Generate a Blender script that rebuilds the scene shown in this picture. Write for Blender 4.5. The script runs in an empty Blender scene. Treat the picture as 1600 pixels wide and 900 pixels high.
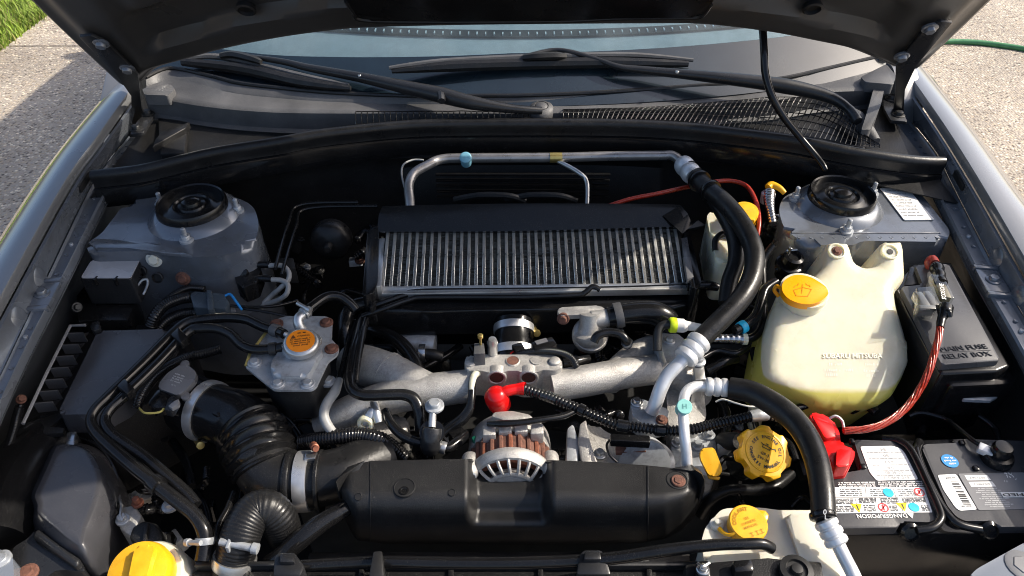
import bpy, bmesh, math, random
from mathutils import Vector, Matrix, noise
R = math.radians
random.seed(7)
C = bpy.context.scene.collection
# ------------------------------------------------------------ camera, sky, sun
CAM = Vector((0, 0, 1.58)); PITCH = R(40); F = 1164.0
cd = bpy.data.cameras.new('camera'); cam = bpy.data.objects.new('camera', cd); C.objects.link(cam)
cam.location = CAM; cam.rotation_euler = (R(90) - PITCH, 0, 0)
cd.sensor_width = 36; cd.lens = 36 * F / 1600; cd.clip_start = .02; cd.clip_end = 400
sc = bpy.context.scene; sc.camera = cam
SUN = Vector((1.15, .22, 1.0)).normalized()
w = bpy.data.worlds.new('World'); sc.world = w; w.use_nodes = True
wn = w.node_tree.nodes; wl = w.node_tree.links
sky = wn.new('ShaderNodeTexSky'); sky.sky_type = 'NISHITA'; sky.sun_disc = False
sky.sun_elevation = math.asin(SUN.z); sky.sun_rotation = math.atan2(SUN.x, SUN.y)
sky.air_density = .85; sky.dust_density = 3.2; sky.ozone_density = .7
wl.new(sky.outputs[0], wn['Background'].inputs[0]); wn['Background'].inputs[1].default_value = .15
sd = bpy.data.lights.new('sun', 'SUN'); so = bpy.data.objects.new('sun', sd); C.objects.link(so)
sd.energy = 3.9; sd.angle = R(.5); sd.color = (1, .92, .80)
so.rotation_euler = SUN.to_track_quat('Z', 'Y').to_euler()
sc.view_settings.view_transform = 'Standard'; sc.view_settings.look = 'None'
sc.cycles.filter_width = 1.0 if hasattr(sc, 'cycles') else 1.5
sc.view_settings.gamma = 1; sc.view_settings.exposure = .66
# ------------------------------------------------------------ helpers
cp, sp = math.cos(PITCH), math.sin(PITCH)
FW = Vector((0, cp, -sp)); UP = Vector((0, sp, cp)); RT = Vector((1, 0, 0))
Z = Vector((0, 0, 1))
def ray(u, v): return FW + RT * ((u - 800) / F) + UP * ((450 - v) / F)
def P(u, v, z):
    d = ray(u, v); return CAM + d * ((z - CAM.z) / d.z)
def PL(u, v, p0, n):
    d = ray(u, v); return CAM + d * ((p0 - CAM).dot(n) / d.dot(n))
def dep(p): return (p - CAM).dot(FW)
def px(p, k=1): return k * dep(p) / F          # metres spanned by k photo pixels at p
def V(q): return q if isinstance(q, Vector) else P(*q)
ORG = {}
CUR = None
def link(o, parent=None, at=None):
    C.objects.link(o)
    at = at if at is not None else Vector((0, 0, 0))
    if parent: o.parent = parent; o.location = at - ORG[parent]
    else: o.location = at
    ORG[o] = at.copy(); return o
def tag(o, label=None, cat=None, group=None, kind=None):
    if label: o['label'] = label
    if cat: o['category'] = cat
    if group: o['group'] = group
    if kind: o['kind'] = kind
    return o
def thing(name, label, cat, at, group=None):
    return tag(link(bpy.data.objects.new(name, None), None, V(at)), label, cat, group)
def obj(name, bm, mat, parent=None, label=None, cat=None, group=None, kind=None, ang=38, flat=False):
    bmesh.ops.recalc_face_normals(bm, faces=bm.faces)
    lo = Vector((1e9,) * 3); hi = -lo
    for v in bm.verts:
        for i in range(3):
            lo[i] = min(lo[i], v.co[i]); hi[i] = max(hi[i], v.co[i])
    c = (lo + hi) / 2
    if parent is None: c.z = lo.z
    for v in bm.verts: v.co -= c
    for f in bm.faces: f.smooth = not flat
    me = bpy.data.meshes.new(name); bm.to_mesh(me); bm.free()
    if not flat: me.set_sharp_from_angle(angle=R(ang))
    me.materials.append(mat)
    o = link(bpy.data.objects.new(name, me), parent, c)
    return tag(o, label, cat, group, kind)
def copy_to(src, parent, at):
    o = src.copy(); return link(o, parent, at)
def joinbm(*bms):
    a = bms[0]
    for b in bms[1:]:
        me = bpy.data.meshes.new('tmp'); b.to_mesh(me); b.free(); a.from_mesh(me); bpy.data.meshes.remove(me)
    return a
def spline(pts, sub=8):
    n = len(pts); out = []
    for i in range(n - 1):
        p0 = pts[max(i - 1, 0)]; p1 = pts[i]; p2 = pts[i + 1]; p3 = pts[min(i + 2, n - 1)]
        for k in range(sub):
            t = k / sub; t2 = t * t; t3 = t2 * t
            out.append(.5 * ((2 * p1) + (p2 - p0) * t + (2 * p0 - 5 * p1 + 4 * p2 - p3) * t2 + (3 * p1 - p0 - 3 * p2 + p3) * t3))
    out.append(pts[-1]); return out
def lerpl(a, f):
    if not isinstance(a, (list, tuple)): return a
    x = f * (len(a) - 1); i = min(int(x), len(a) - 2); return a[i] + (a[i + 1] - a[i]) * (x - i)
def resample(ps, step):
    L = [0]
    for a, b in zip(ps, ps[1:]): L.append(L[-1] + (b - a).length)
    n = max(2, int(L[-1] / step)); out = []; j = 0
    for k in range(n + 1):
        s = L[-1] * k / n
        while j < len(ps) - 2 and L[j + 1] < s: j += 1
        d = L[j + 1] - L[j] or 1e-9
        out.append(ps[j].lerp(ps[j + 1], max(0, min(1, (s - L[j]) / d))))
    return out
def sweep(ps, rf, n=12, caps=True, bm=None):
    bm = bm or bmesh.new(); rings = []
    t = (ps[1] - ps[0]).normalized(); a = t.cross(Z)
    if a.length < .1: a = t.cross(RT)
    a.normalize()
    for i, p in enumerate(ps):
        t = (ps[min(i + 1, len(ps) - 1)] - ps[max(i - 1, 0)]).normalized()
        a = (a - t * a.dot(t)).normalized(); b = t.cross(a); r = rf(i, p)
        rings.append([bm.verts.new(p + (a * math.cos(2 * math.pi * k / n) + b * math.sin(2 * math.pi * k / n)) * r) for k in range(n)])
    for r0, r1 in zip(rings, rings[1:]):
        for k in range(n): bm.faces.new((r0[k], r0[(k + 1) % n], r1[(k + 1) % n], r1[k]))
    if caps: bm.faces.new(rings[0][::-1]); bm.faces.new(rings[-1])
    return bm
def tube(pts, r, n=12, sub=8, corr=None, wob=0, bm=None):
    """tube through photo points (u,v,z); r in photo pixels; corr = (pitch m, amplitude m)"""
    ps = spline([V(q) for q in pts], sub); N = len(ps)
    if corr:
        ps2 = resample(ps, corr[0] / 4); M = len(ps2)
        return sweep(ps2, lambda i, p: px(p, lerpl(r, i / (M - 1))) + corr[1] * (0, .8, 1, .2)[i % 4] - corr[1] * .5, n, bm=bm)
    return sweep(ps, lambda i, p: px(p, lerpl(r, i / (N - 1))) * (1 + wob * noise.noise(p * 60)), n, bm=bm)
def along(pts, f):
    ps = resample(spline([V(q) for q in pts], 8), .002); i = max(1, min(len(ps) - 2, int(f * (len(ps) - 1))))
    return ps[i], (ps[i + 1] - ps[i - 1]).normalized()
def lathe(c, axis, prof, n=28, bm=None, sx=1):
    """prof: list of (radius m, height m) along axis"""
    bm = bm or bmesh.new(); axis = Vector(axis).normalized(); q = axis.to_track_quat('Z', 'Y').to_matrix(); c = V(c)
    rings = []
    for r, h in prof:
        if r < 1e-6: rings.append([bm.verts.new(c + q @ Vector((0, 0, h)))])
        else: rings.append([bm.verts.new(c + q @ Vector((r * sx * math.cos(2 * math.pi * k / n), r * math.sin(2 * math.pi * k / n), h))) for k in range(n)])
    for a, b in zip(rings, rings[1:]):
        for k in range(n):
            k2 = (k + 1) % n
            if len(a) == 1 and len(b) == 1: continue
            if len(a) == 1: bm.faces.new((a[0], b[k], b[k2]))
            elif len(b) == 1: bm.faces.new((a[k], b[0], a[k2]))
            else: bm.faces.new((a[k], a[k2], b[k2], b[k]))
    if len(rings[0]) > 1: bm.faces.new(rings[0][::-1])
    if len(rings[-1]) > 1: bm.faces.new(rings[-1])
    return bm
def band(c, axis, r, wd, th=.0012, n=32):
    return lathe(c, axis, [(r, -wd / 2), (r + th, -wd / 2), (r + th * 1.3, -wd * .3), (r + th * 1.3, wd * .3), (r + th, wd / 2), (r, wd / 2)], n)
def roundpoly(pts, rc, k=4):
    if rc <= 0: return pts
    out = []; n = len(pts)
    for i in range(n):
        p = pts[i]; a = pts[i - 1] - p; b = pts[(i + 1) % n] - p
        d = min(rc, a.length * .45, b.length * .45); s = p + a.normalized() * d; e = p + b.normalized() * d
        for j in range(k + 1):
            t = j / k; out.append(s * (1 - t) ** 2 + p * 2 * t * (1 - t) + e * t * t)
    return out
def slab(outline, z=None, depth=.02, bev=.002, seg=2, rc=.0, pl=None, taper=0, bm=None, down=None):
    """outline in photo pixels on height z, or on plane pl=((u,v,z), normal); extruded away from the normal"""
    n = Z if pl is None else Vector(pl[1]).normalized(); p0 = V(pl[0]) if pl else None
    pts = [q if isinstance(q, Vector) else (P(q[0], q[1], z if len(q) < 3 else q[2]) if pl is None else PL(q[0], q[1], p0, n)) for q in outline]
    return prism(pts, n, depth, bev, seg, rc, taper, bm, down)
def prism(pts, n, depth, bev=.002, seg=2, rc=0, taper=0, bm0=None, down=None):
    pts = roundpoly(pts, rc); bm = bmesh.new(); cen = sum(pts, Vector()) / len(pts)
    n = Vector(n).normalized(); dn = Vector(down) if down is not None else -n * depth
    top = [bm.verts.new(p) for p in pts]
    bot = [bm.verts.new(p + (p - cen) * taper + dn) for p in pts]
    ft = bm.faces.new(top); bm.faces.new(bot[::-1]); m = len(pts)
    for i in range(m): bm.faces.new((top[i], bot[i], bot[(i + 1) % m], top[(i + 1) % m]))
    if bev > 0:
        e = list(ft.edges)
        if rc <= 0: e += [x for x in bm.edges if (x.verts[0] in top) != (x.verts[1] in top)]
        bmesh.ops.bevel(bm, geom=list(set(e)), offset=bev, segments=seg, affect='EDGES', clamp_overlap=True, profile=.5)
    if bm0: return joinbm(bm0, bm)
    return bm
def box(c, sx, sy, sz, rz=0, bev=.002, seg=2, tilt=0, bm0=None, M3=None):
    """box with its top centre at c"""
    c = V(c); m = M3 or (Matrix.Rotation(rz, 3, 'Z') @ Matrix.Rotation(tilt, 3, 'X'))
    pts = [c + m @ Vector((a * sx / 2, b * sy / 2, 0)) for a, b in ((-1, -1), (1, -1), (1, 1), (-1, 1))]
    return prism(pts, m @ Z, sz, bev, seg, bm0=bm0)
def grid(fn, nu, nv, thick=0):
    bm = bmesh.new(); g = [[bm.verts.new(fn(i / nu, j / nv)) for j in range(nv + 1)] for i in range(nu + 1)]
    for i in range(nu):
        for j in range(nv): bm.faces.new((g[i][j], g[i + 1][j], g[i + 1][j + 1], g[i][j + 1]))
    if thick:
        bmesh.ops.recalc_face_normals(bm, faces=bm.faces)
        bmesh.ops.solidify(bm, geom=list(bm.faces), thickness=thick)
    return bm
def loft(lines, sub=10, thick=0):
    """surface through several polylines of photo points"""
    L = [resample(spline([V(q) for q in l], 8), 1e9) if False else spline([V(q) for q in l], sub) for l in lines]
    m = min(len(l) for l in L)
    def even(l):
        return [l[int(round(i * (len(l) - 1) / (m - 1)))] for i in range(m)]
    L = [even(l) for l in L]; bm = bmesh.new()
    g = [[bm.verts.new(p) for p in l] for l in L]
    for a, b in zip(g, g[1:]):
        for i in range(m - 1): bm.faces.new((a[i], a[i + 1], b[i + 1], b[i]))
    if thick:
        bmesh.ops.recalc_face_normals(bm, faces=bm.faces)
        bmesh.ops.solidify(bm, geom=list(bm.faces), thickness=thick)
    return bm
def inside(poly, x, y):
    c = False; n = len(poly)
    for i in range(n):
        (x0, y0), (x1, y1) = poly[i - 1], poly[i]
        if (y0 > y) != (y1 > y) and x < (x1 - x0) * (y - y0) / (y1 - y0) + x0: c = not c
    return c
def pillow(outline, pl, depth, h, w, cell=.006, rc=.006, side=.012):
    """soft moulded body: outline on a plane, domed by h within w of its edge, with depth behind"""
    n = Vector(pl[1]).normalized(); p0 = V(pl[0]); pts = roundpoly([PL(u, v, p0, n) for u, v in outline], rc, 5)
    pts = resample(pts + [pts[0]], cell)[:-1]
    bm = bmesh.new(); vs = [bm.verts.new(p) for p in pts]; bm.faces.new(vs)
    bmesh.ops.triangulate(bm, faces=bm.faces)
    for k in range(7):
        e = [x for x in bm.edges if x.calc_length() > cell * 1.7 and not x.is_boundary]
        if not e: break
        bmesh.ops.subdivide_edges(bm, edges=e, cuts=1); bmesh.ops.triangulate(bm, faces=bm.faces)
        bmesh.ops.beautify_fill(bm, faces=bm.faces, edges=bm.edges)
    bnd = [v for v in bm.verts if v.is_boundary]; seg = list(zip(pts, pts[1:] + pts[:1]))
    new = {}
    for v in bm.verts:
        if v.is_boundary: continue
        d = 1e9
        for a, b in seg:
            ab = b - a; t = max(0, min(1, (v.co - a).dot(ab) / ab.length_squared)); d = min(d, (v.co - a - ab * t).length)
        x = min(1, d / w); new[v] = h * math.sqrt(max(0, 1 - (1 - x) ** 2))
    for v, o in new.items(): v.co += n * o
    be = [e for e in bm.edges if e.is_boundary]
    r = bmesh.ops.extrude_edge_only(bm, edges=be); nv = [g for g in r['geom'] if isinstance(g, bmesh.types.BMVert)]
    for v in nv: v.co -= n * depth
    bmesh.ops.contextual_create(bm, geom=[e for e in bm.edges if e.is_boundary])
    return bm
_g = {}
def glyphs(s, bold=.0):
    """flat mesh of a word, cap height about 0.7, centred, unit font size"""
    if (s, bold) in _g: return _g[(s, bold)]
    cu = bpy.data.curves.new('t', 'FONT'); cu.body = s; cu.align_x = 'CENTER'; cu.align_y = 'CENTER'; cu.offset = bold; cu.resolution_u = 2
    o = bpy.data.objects.new('t', cu); me = bpy.data.meshes.new_from_object(o)
    vs = [v.co.copy() for v in me.vertices]; fs = [tuple(p.vertices) for p in me.polygons]
    bpy.data.objects.remove(o); bpy.data.curves.remove(cu); bpy.data.meshes.remove(me)
    _g[(s, bold)] = (vs, fs); return vs, fs
def text(bm, s, c, xd, yd, wd=None, ht=None, bold=.01, thick=0):
    """word s centred at c; xd reading direction, yd upward direction; wd = full width, ht = cap height (m)"""
    vs, fs = glyphs(s, bold)
    if not vs: return bm
    x0 = min(v.x for v in vs); x1 = max(v.x for v in vs); y0 = min(v.y for v in vs); y1 = max(v.y for v in vs)
    kx = wd / (x1 - x0) if wd else None; ky = ht / (y1 - y0) if ht else kx
    kx = kx or ky; xd = Vector(xd).normalized(); yd = Vector(yd).normalized(); n = xd.cross(yd)
    b = bm if not thick else bmesh.new()
    nv = [b.verts.new(c + xd * ((v.x - (x0 + x1) / 2) * kx) + yd * ((v.y - (y0 + y1) / 2) * ky)) for v in vs]
    nf = []
    for f in fs:
        try: nf.append(b.faces.new([nv[i] for i in f]))
        except ValueError: pass
    if thick:
        r = bmesh.ops.extrude_face_region(b, geom=nf)
        for v in r['geom']:
            if isinstance(v, bmesh.types.BMVert): v.co += n * thick
        joinbm(bm, b)
    return bm
def scribble(bm, c, xd, yd, wd, ht, seed=0):
    """a line of unreadable small print: letter-sized marks grouped into words"""
    rnd = random.Random(seed); xd = Vector(xd).normalized(); yd = Vector(yd).normalized(); x = -wd / 2
    while x < wd / 2:
        for k in range(rnd.randint(2, 7)):
            l = ht * rnd.uniform(.35, .6)
            if x + l > wd / 2: return bm
            y0 = -ht / 2; y1 = ht / 2 * rnd.choice((.4, 1, 1, .5))
            bm.faces.new([bm.verts.new(c + xd * a + yd * b) for a, b in ((x, y0), (x + l, y0), (x + l, y1), (x, y1))])
            x += l + ht * .22
        x += ht * .55
    return bm
# ------------------------------------------------------------ materials
def mat(name, col, rough=.5, metal=0, bump=None, var=.15, coat=0, spec=.5, sss=0, trans=0, vs=40, rv=.12, dust=0, alpha=1, emit=0, ior=1.45, stain=None):
    m = bpy.data.materials.new(name); m.use_nodes = True; N = m.node_tree.nodes; L = m.node_tree.links
    b = N['Principled BSDF']; I = b.inputs
    I['Metallic'].default_value = metal; I['Coat Weight'].default_value = coat; I['Coat Roughness'].default_value = .06
    I['Specular IOR Level'].default_value = spec; I['IOR'].default_value = ior
    if sss: I['Subsurface Weight'].default_value = sss; I['Subsurface Radius'].default_value = (.02, .015, .008); I['Subsurface Scale'].default_value = 1
    if trans: I['Transmission Weight'].default_value = trans
    tc = N.new('ShaderNodeTexCoord')
    nz = N.new('ShaderNodeTexNoise'); nz.inputs['Scale'].default_value = vs; nz.inputs['Detail'].default_value = 5; nz.inputs['Roughness'].default_value = .65
    L.new(tc.outputs['Object'], nz.inputs['Vector'])
    mx = N.new('ShaderNodeMix'); mx.data_type = 'RGBA'; c = (*col, 1)
    mx.inputs[6].default_value = tuple(x * (1 - var) for x in col) + (1,); mx.inputs[7].default_value = tuple(min(1, x * (1 + var)) for x in col) + (1,)
    rmp = N.new('ShaderNodeMapRange'); rmp.inputs[1].default_value = .3; rmp.inputs[2].default_value = .7
    L.new(nz.outputs[0], rmp.inputs[0]); L.new(rmp.outputs[0], mx.inputs[0])
    src = mx.outputs[2]
    rr = N.new('ShaderNodeMapRange'); rr.inputs[1].default_value = .3; rr.inputs[2].default_value = .7
    rr.inputs[3].default_value = max(.02, rough - rv); rr.inputs[4].default_value = min(1, rough + rv)
    nz2 = N.new('ShaderNodeTexNoise'); nz2.inputs['Scale'].default_value = vs * .6; nz2.inputs['Detail'].default_value = 6
    L.new(tc.outputs['Object'], nz2.inputs['Vector']); L.new(nz2.outputs[0], rr.inputs[0]); L.new(rr.outputs[0], I['Roughness'])
    if dust:
        d = N.new('ShaderNodeTexNoise'); d.inputs['Scale'].default_value = 900; d.inputs['Detail'].default_value = 2
        L.new(tc.outputs['Object'], d.inputs['Vector'])
        dr = N.new('ShaderNodeMapRange'); dr.inputs[1].default_value = .58; dr.inputs[2].default_value = .78; dr.inputs[4].default_value = dust
        L.new(d.outputs[0], dr.inputs[0])
        ml = N.new('ShaderNodeMath'); ml.operation = 'MULTIPLY'; L.new(dr.outputs[0], ml.inputs[0]); L.new(rmp.outputs[0], ml.inputs[1])
        m2 = N.new('ShaderNodeMix'); m2.data_type = 'RGBA'; m2.inputs[7].default_value = (.34, .32, .28, 1)
        L.new(ml.outputs[0], m2.inputs[0]); L.new(src, m2.inputs[6]); src = m2.outputs[2]
    if stain:
        sn_ = N.new('ShaderNodeTexNoise'); sn_.inputs['Scale'].default_value = stain[0]; sn_.inputs['Detail'].default_value = 7; sn_.inputs['Roughness'].default_value = .7
        gp = N.new('ShaderNodeNewGeometry'); L.new(gp.outputs['Position'], sn_.inputs['Vector'])
        sr = N.new('ShaderNodeMapRange'); sr.inputs[1].default_value = .48; sr.inputs[2].default_value = .68; sr.inputs[4].default_value = stain[1]; L.new(sn_.outputs[0], sr.inputs[0])
        m3 = N.new('ShaderNodeMix'); m3.data_type = 'RGBA'; m3.inputs[7].default_value = (*stain[2], 1); L.new(sr.outputs[0], m3.inputs[0]); L.new(src, m3.inputs[6]); src = m3.outputs[2]
    L.new(src, I['Base Color'])
    if bump:
        bn = N.new('ShaderNodeTexNoise'); bn.inputs['Scale'].default_value = bump[0]; bn.inputs['Detail'].default_value = 4
        L.new(tc.outputs['Object'], bn.inputs['Vector'])
        bp = N.new('ShaderNodeBump'); bp.inputs['Strength'].default_value = bump[1]; bp.inputs['Distance'].default_value = .001
        L.new(bn.outputs[0], bp.inputs['Height']); L.new(bp.outputs[0], I['Normal'])
    return m
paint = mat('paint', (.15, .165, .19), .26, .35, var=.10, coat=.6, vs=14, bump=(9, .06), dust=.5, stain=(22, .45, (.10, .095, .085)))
paintd = mat('inner_wing_paint', (.065, .07, .077), .35, .2, var=.2, vs=10, dust=.5, bump=(12, .08))  # body grey darkened: the apron's shade is put into its colour
pipem = mat('dull_pipe', (.30, .29, .285), .35, .7, var=.15, vs=60)  # aluminium toned down, with the shade behind the intercooler in its colour
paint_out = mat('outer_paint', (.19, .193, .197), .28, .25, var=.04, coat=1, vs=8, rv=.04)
bplast = mat('black_plastic', (.009, .009, .0095), .42, spec=.4, bump=(700, .35), vs=25, dust=.35)
gplast = mat('smooth_black_plastic', (.007, .007, .0075), .2, spec=.42, vs=20, dust=.15, bump=(14, .05))
satin = mat('satin_black_plastic', (.015, .0155, .017), .3, vs=14, dust=.25, bump=(300, .1))
hoodp = mat('underhood_paint', (.045, .044, .043), .36, .2, var=.1, vs=10, bump=(9, .05), dust=.2)  # body paint darkened to carry the shade under the raised hood
relm = mat('relay_lid_plastic', (.36, .36, .37), .25, spec=.8, vs=14)  # pale base colour paints in the sky's reflection on a black lid
skyp = mat('grey_black_plastic', (.045, .045, .05), .26, spec=.8, vs=14, dust=.2, bump=(300, .1))  # black plastic with its base lifted to imitate reflected sky
coverm = mat('dusty_black_plastic', (.011, .011, .0115), .4, bump=(900, .35), vs=16, dust=.45)
bandm = mat('band_steel', (.62, .62, .62), .38, .75, var=.1, vs=60)
rubber = mat('rubber', (.010, .010, .0105), .36, spec=.4, bump=(260, .25), vs=60, dust=.25)
loomm = mat('loom', (.008, .008, .009), .2, vs=60, dust=.2)
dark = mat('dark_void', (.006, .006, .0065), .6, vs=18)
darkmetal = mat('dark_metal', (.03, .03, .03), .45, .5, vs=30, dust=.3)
castal = mat('cast_aluminium', (.44, .425, .40), .45, .55, bump=(800, .9), var=.16, vs=300, stain=(38, .4, (.10, .085, .07)))
alu = mat('aluminium', (.55, .55, .54), .35, .85, bump=(300, .12), var=.12, vs=50)
alub = mat('bright_aluminium', (.66, .67, .68), .42, .5, var=.08, vs=40)
steel = mat('steel', (.5, .5, .5), .25, .95, var=.15, vs=60)
zincc = mat('dull_zinc', (.40, .42, .44), .36, .35, var=.15, vs=30, bump=(70, .1), dust=.2, stain=(45, .6, (.11, .10, .09)))
rust = mat('rust', (.14, .062, .042), .8, .1, bump=(500, .8), var=.45, vs=120)
copper = mat('copper', (.27, .10, .06), .5, .5, var=.3, vs=200)
brass = mat('brass', (.55, .42, .15), .35, .9, vs=50)
ivory = mat('ivory_plastic', (.66, .62, .47), .3, var=.08, sss=.6, vs=14, rv=.1, stain=(18, .28, (.42, .34, .19)))
cream = mat('cream_plastic', (.64, .61, .51), .35, var=.05, sss=.3, vs=14, stain=(24, .25, (.38, .33, .23)))
yellow = mat('yellow_plastic', (.82, .41, .010), .34, var=.12, vs=70, sss=.05, dust=.25)
orange = mat('amber_plastic', (.86, .33, .003), .3, var=.04, vs=30, sss=.05)
orlab = mat('orange_label', (.75, .22, .01), .45, var=.08, vs=60)
red = mat('red_plastic', (.62, .008, .008), .25, var=.06, vs=30, sss=.03)
redcab = mat('red_cable', (.30, .022, .008), .3, var=.4, vs=300, coat=.15)
white = mat('white_sticker', (.78, .77, .74), .45, var=.03)
greyst = mat('grey_sticker', (.18, .18, .185), .4, var=.05)
ink = mat('black_ink', (.02, .02, .02), .5)
inkg = mat('grey_ink', (.3, .3, .3), .5)
inkd = mat('moulded_mark', (.55, .38, .05), .5)
blue = mat('blue_print', (.03, .25, .6), .4)
cyan = mat('cyan_print', (.02, .45, .7), .4)
redp = mat('red_print', (.7, .05, .05), .4)
teal = mat('teal_plastic', (.25, .55, .5), .35)
tealc = mat('blue_cap_plastic', (.16, .36, .45), .4)
lime = mat('lime_plastic', (.6, .75, .02), .35)
battm = mat('battery_plastic', (.05, .05, .053), .35, bump=(500, .15), vs=20, dust=.12)
greyp = mat('grey_plastic', (.12, .12, .125), .3, bump=(350, .12), vs=18, dust=.2)
greyw = mat('weathered_plastic', (.075, .075, .077), .5, var=.3, bump=(400, .4), vs=12, dust=.5)
fingrey = mat('fin_metal', (.6, .59, .56), .32, .8, var=.12, vs=80)
findark = mat('fin_pack', (.03, .029, .026), .4, .6, var=.5, vs=400, bump=(900, .8))
fincol = mat('fin_strip', (.05, .048, .042), .45, .7, var=.4, vs=300)
greytube = mat('grey_rubber', (.3, .3, .29), .45)
frit = mat('frit', (.007, .014, .02), .26, var=.3, rv=.05, coat=1, vs=9)
dashm = mat('dashboard', (.26, .27, .28), .6, var=.1, bump=(300, .3))
lampm = mat('lamp_lens', (.17, .19, .22), .15, var=.04, coat=.5)
wgreen = mat('garden_hose', (.06, .22, .09), .4)
ywire = mat('yellow_wire', (.5, .42, .12), .4)
wwire = mat('white_wire', (.65, .64, .6), .4)
def clear_mat(name, tint, rough=.03, gl=1.0):
    m = bpy.data.materials.new(name); m.use_nodes = True; N = m.node_tree.nodes; L = m.node_tree.links; dirt = .10 if 'glass' in name else .02
    N.remove(N['Principled BSDF']); o = N['Material Output']
    t = N.new('ShaderNodeBsdfTransparent'); t.inputs[0].default_value = (*tint, 1)
    g = N.new('ShaderNodeBsdfGlossy'); g.inputs['Roughness'].default_value = rough; g.inputs[0].default_value = (gl, gl, gl, 1)
    f = N.new('ShaderNodeFresnel'); f.inputs[0].default_value = 1.5
    gm = N.new('ShaderNodeNewGeometry'); fm = N.new('ShaderNodeMath'); fm.operation = 'SUBTRACT'; fm.use_clamp = True; L.new(f.outputs[0], fm.inputs[0]); L.new(gm.outputs['Backfacing'], fm.inputs[1])
    d = N.new('ShaderNodeBsdfDiffuse'); d.inputs[0].default_value = (.5, .55, .55, 1)
    nz = N.new('ShaderNodeTexNoise'); nz.inputs['Scale'].default_value = 6; nz.inputs['Detail'].default_value = 8
    tc = N.new('ShaderNodeTexCoord'); L.new(tc.outputs['Object'], nz.inputs['Vector'])
    mr = N.new('ShaderNodeMapRange'); mr.inputs[1].default_value = .4; mr.inputs[2].default_value = .75; mr.inputs[3].default_value = dirt * .2; mr.inputs[4].default_value = dirt
    L.new(nz.outputs[0], mr.inputs[0])
    a = N.new('ShaderNodeMixShader'); L.new(mr.outputs[0], a.inputs[0]); L.new(t.outputs[0], a.inputs[1]); L.new(d.outputs[0], a.inputs[2])
    b = N.new('ShaderNodeMixShader'); L.new(fm.outputs[0], b.inputs[0]); L.new(a.outputs[0], b.inputs[1]); L.new(g.outputs[0], b.inputs[2])
    L.new(b.outputs[0], o.inputs[0]); return m
glass = clear_mat('windshield_glass', (.78, .87, .90))
clearp = clear_mat('clear_plastic', (.85, .86, .84), .08)
def pebble_mat():
    m = bpy.data.materials.new('exposed_aggregate'); m.use_nodes = True; N = m.node_tree.nodes; L = m.node_tree.links
    b = N['Principled BSDF']; b.inputs['Roughness'].default_value = .75
    tc = N.new('ShaderNodeTexCoord'); vo = N.new('ShaderNodeTexVoronoi'); vo.inputs['Scale'].default_value = 78; vo.inputs['Randomness'].default_value = 1
    L.new(tc.outputs['Object'], vo.inputs['Vector'])
    sepc = N.new('ShaderNodeSeparateColor'); L.new(vo.outputs['Color'], sepc.inputs[0])
    cr = N.new('ShaderNodeValToRGB'); e = cr.color_ramp.elements; cr.color_ramp.interpolation = 'LINEAR'
    e[0].position = 0; e[0].color = (.09, .07, .06, 1); e[1].position = 1; e[1].color = (.80, .68, .52, 1)
    for p, c in ((.2, (.24, .19, .14, 1)), (.4, (.50, .40, .28, 1)), (.6, (.30, .26, .23, 1)), (.8, (.52, .45, .36, 1))):
        x = e.new(p); x.color = c
    L.new(sepc.outputs[0], cr.inputs[0])
    mr = N.new('ShaderNodeMapRange'); mr.inputs[1].default_value = .35; mr.inputs[2].default_value = .62; L.new(vo.outputs['Distance'], mr.inputs[0])
    mx = N.new('ShaderNodeMix'); mx.data_type = 'RGBA'; mx.inputs[7].default_value = (.36, .31, .25, 1)
    L.new(mr.outputs[0], mx.inputs[0]); L.new(cr.outputs[0], mx.inputs[6])
    nz = N.new('ShaderNodeTexNoise'); nz.inputs['Scale'].default_value = 1.6; nz.inputs['Detail'].default_value = 6; L.new(tc.outputs['Object'], nz.inputs['Vector'])
    mr2 = N.new('ShaderNodeMapRange'); mr2.inputs[1].default_value = .35; mr2.inputs[2].default_value = .7; mr2.inputs[3].default_value = .78; mr2.inputs[4].default_value = 1.12; L.new(nz.outputs[0], mr2.inputs[0])
    m2 = N.new('ShaderNodeMix'); m2.data_type = 'RGBA'; m2.blend_type = 'MULTIPLY'; m2.inputs[0].default_value = 1
    L.new(mx.outputs[2], m2.inputs[6]); L.new(mr2.outputs[0], m2.inputs[7]); L.new(m2.outputs[2], b.inputs['Base Color'])
    bp = N.new('ShaderNodeBump'); bp.invert = True; bp.inputs['Strength'].default_value = .7; bp.inputs['Distance'].default_value = .006
    L.new(vo.outputs['Distance'], bp.inputs['Height']); L.new(bp.outputs[0], b.inputs['Normal'])
    return m
aggregate = pebble_mat()
grassm = mat('grass', (.21, .30, .035), .55, var=.4, vs=3, sss=0)
soil = mat('soil', (.06, .045, .025), .9, vs=20)
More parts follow.
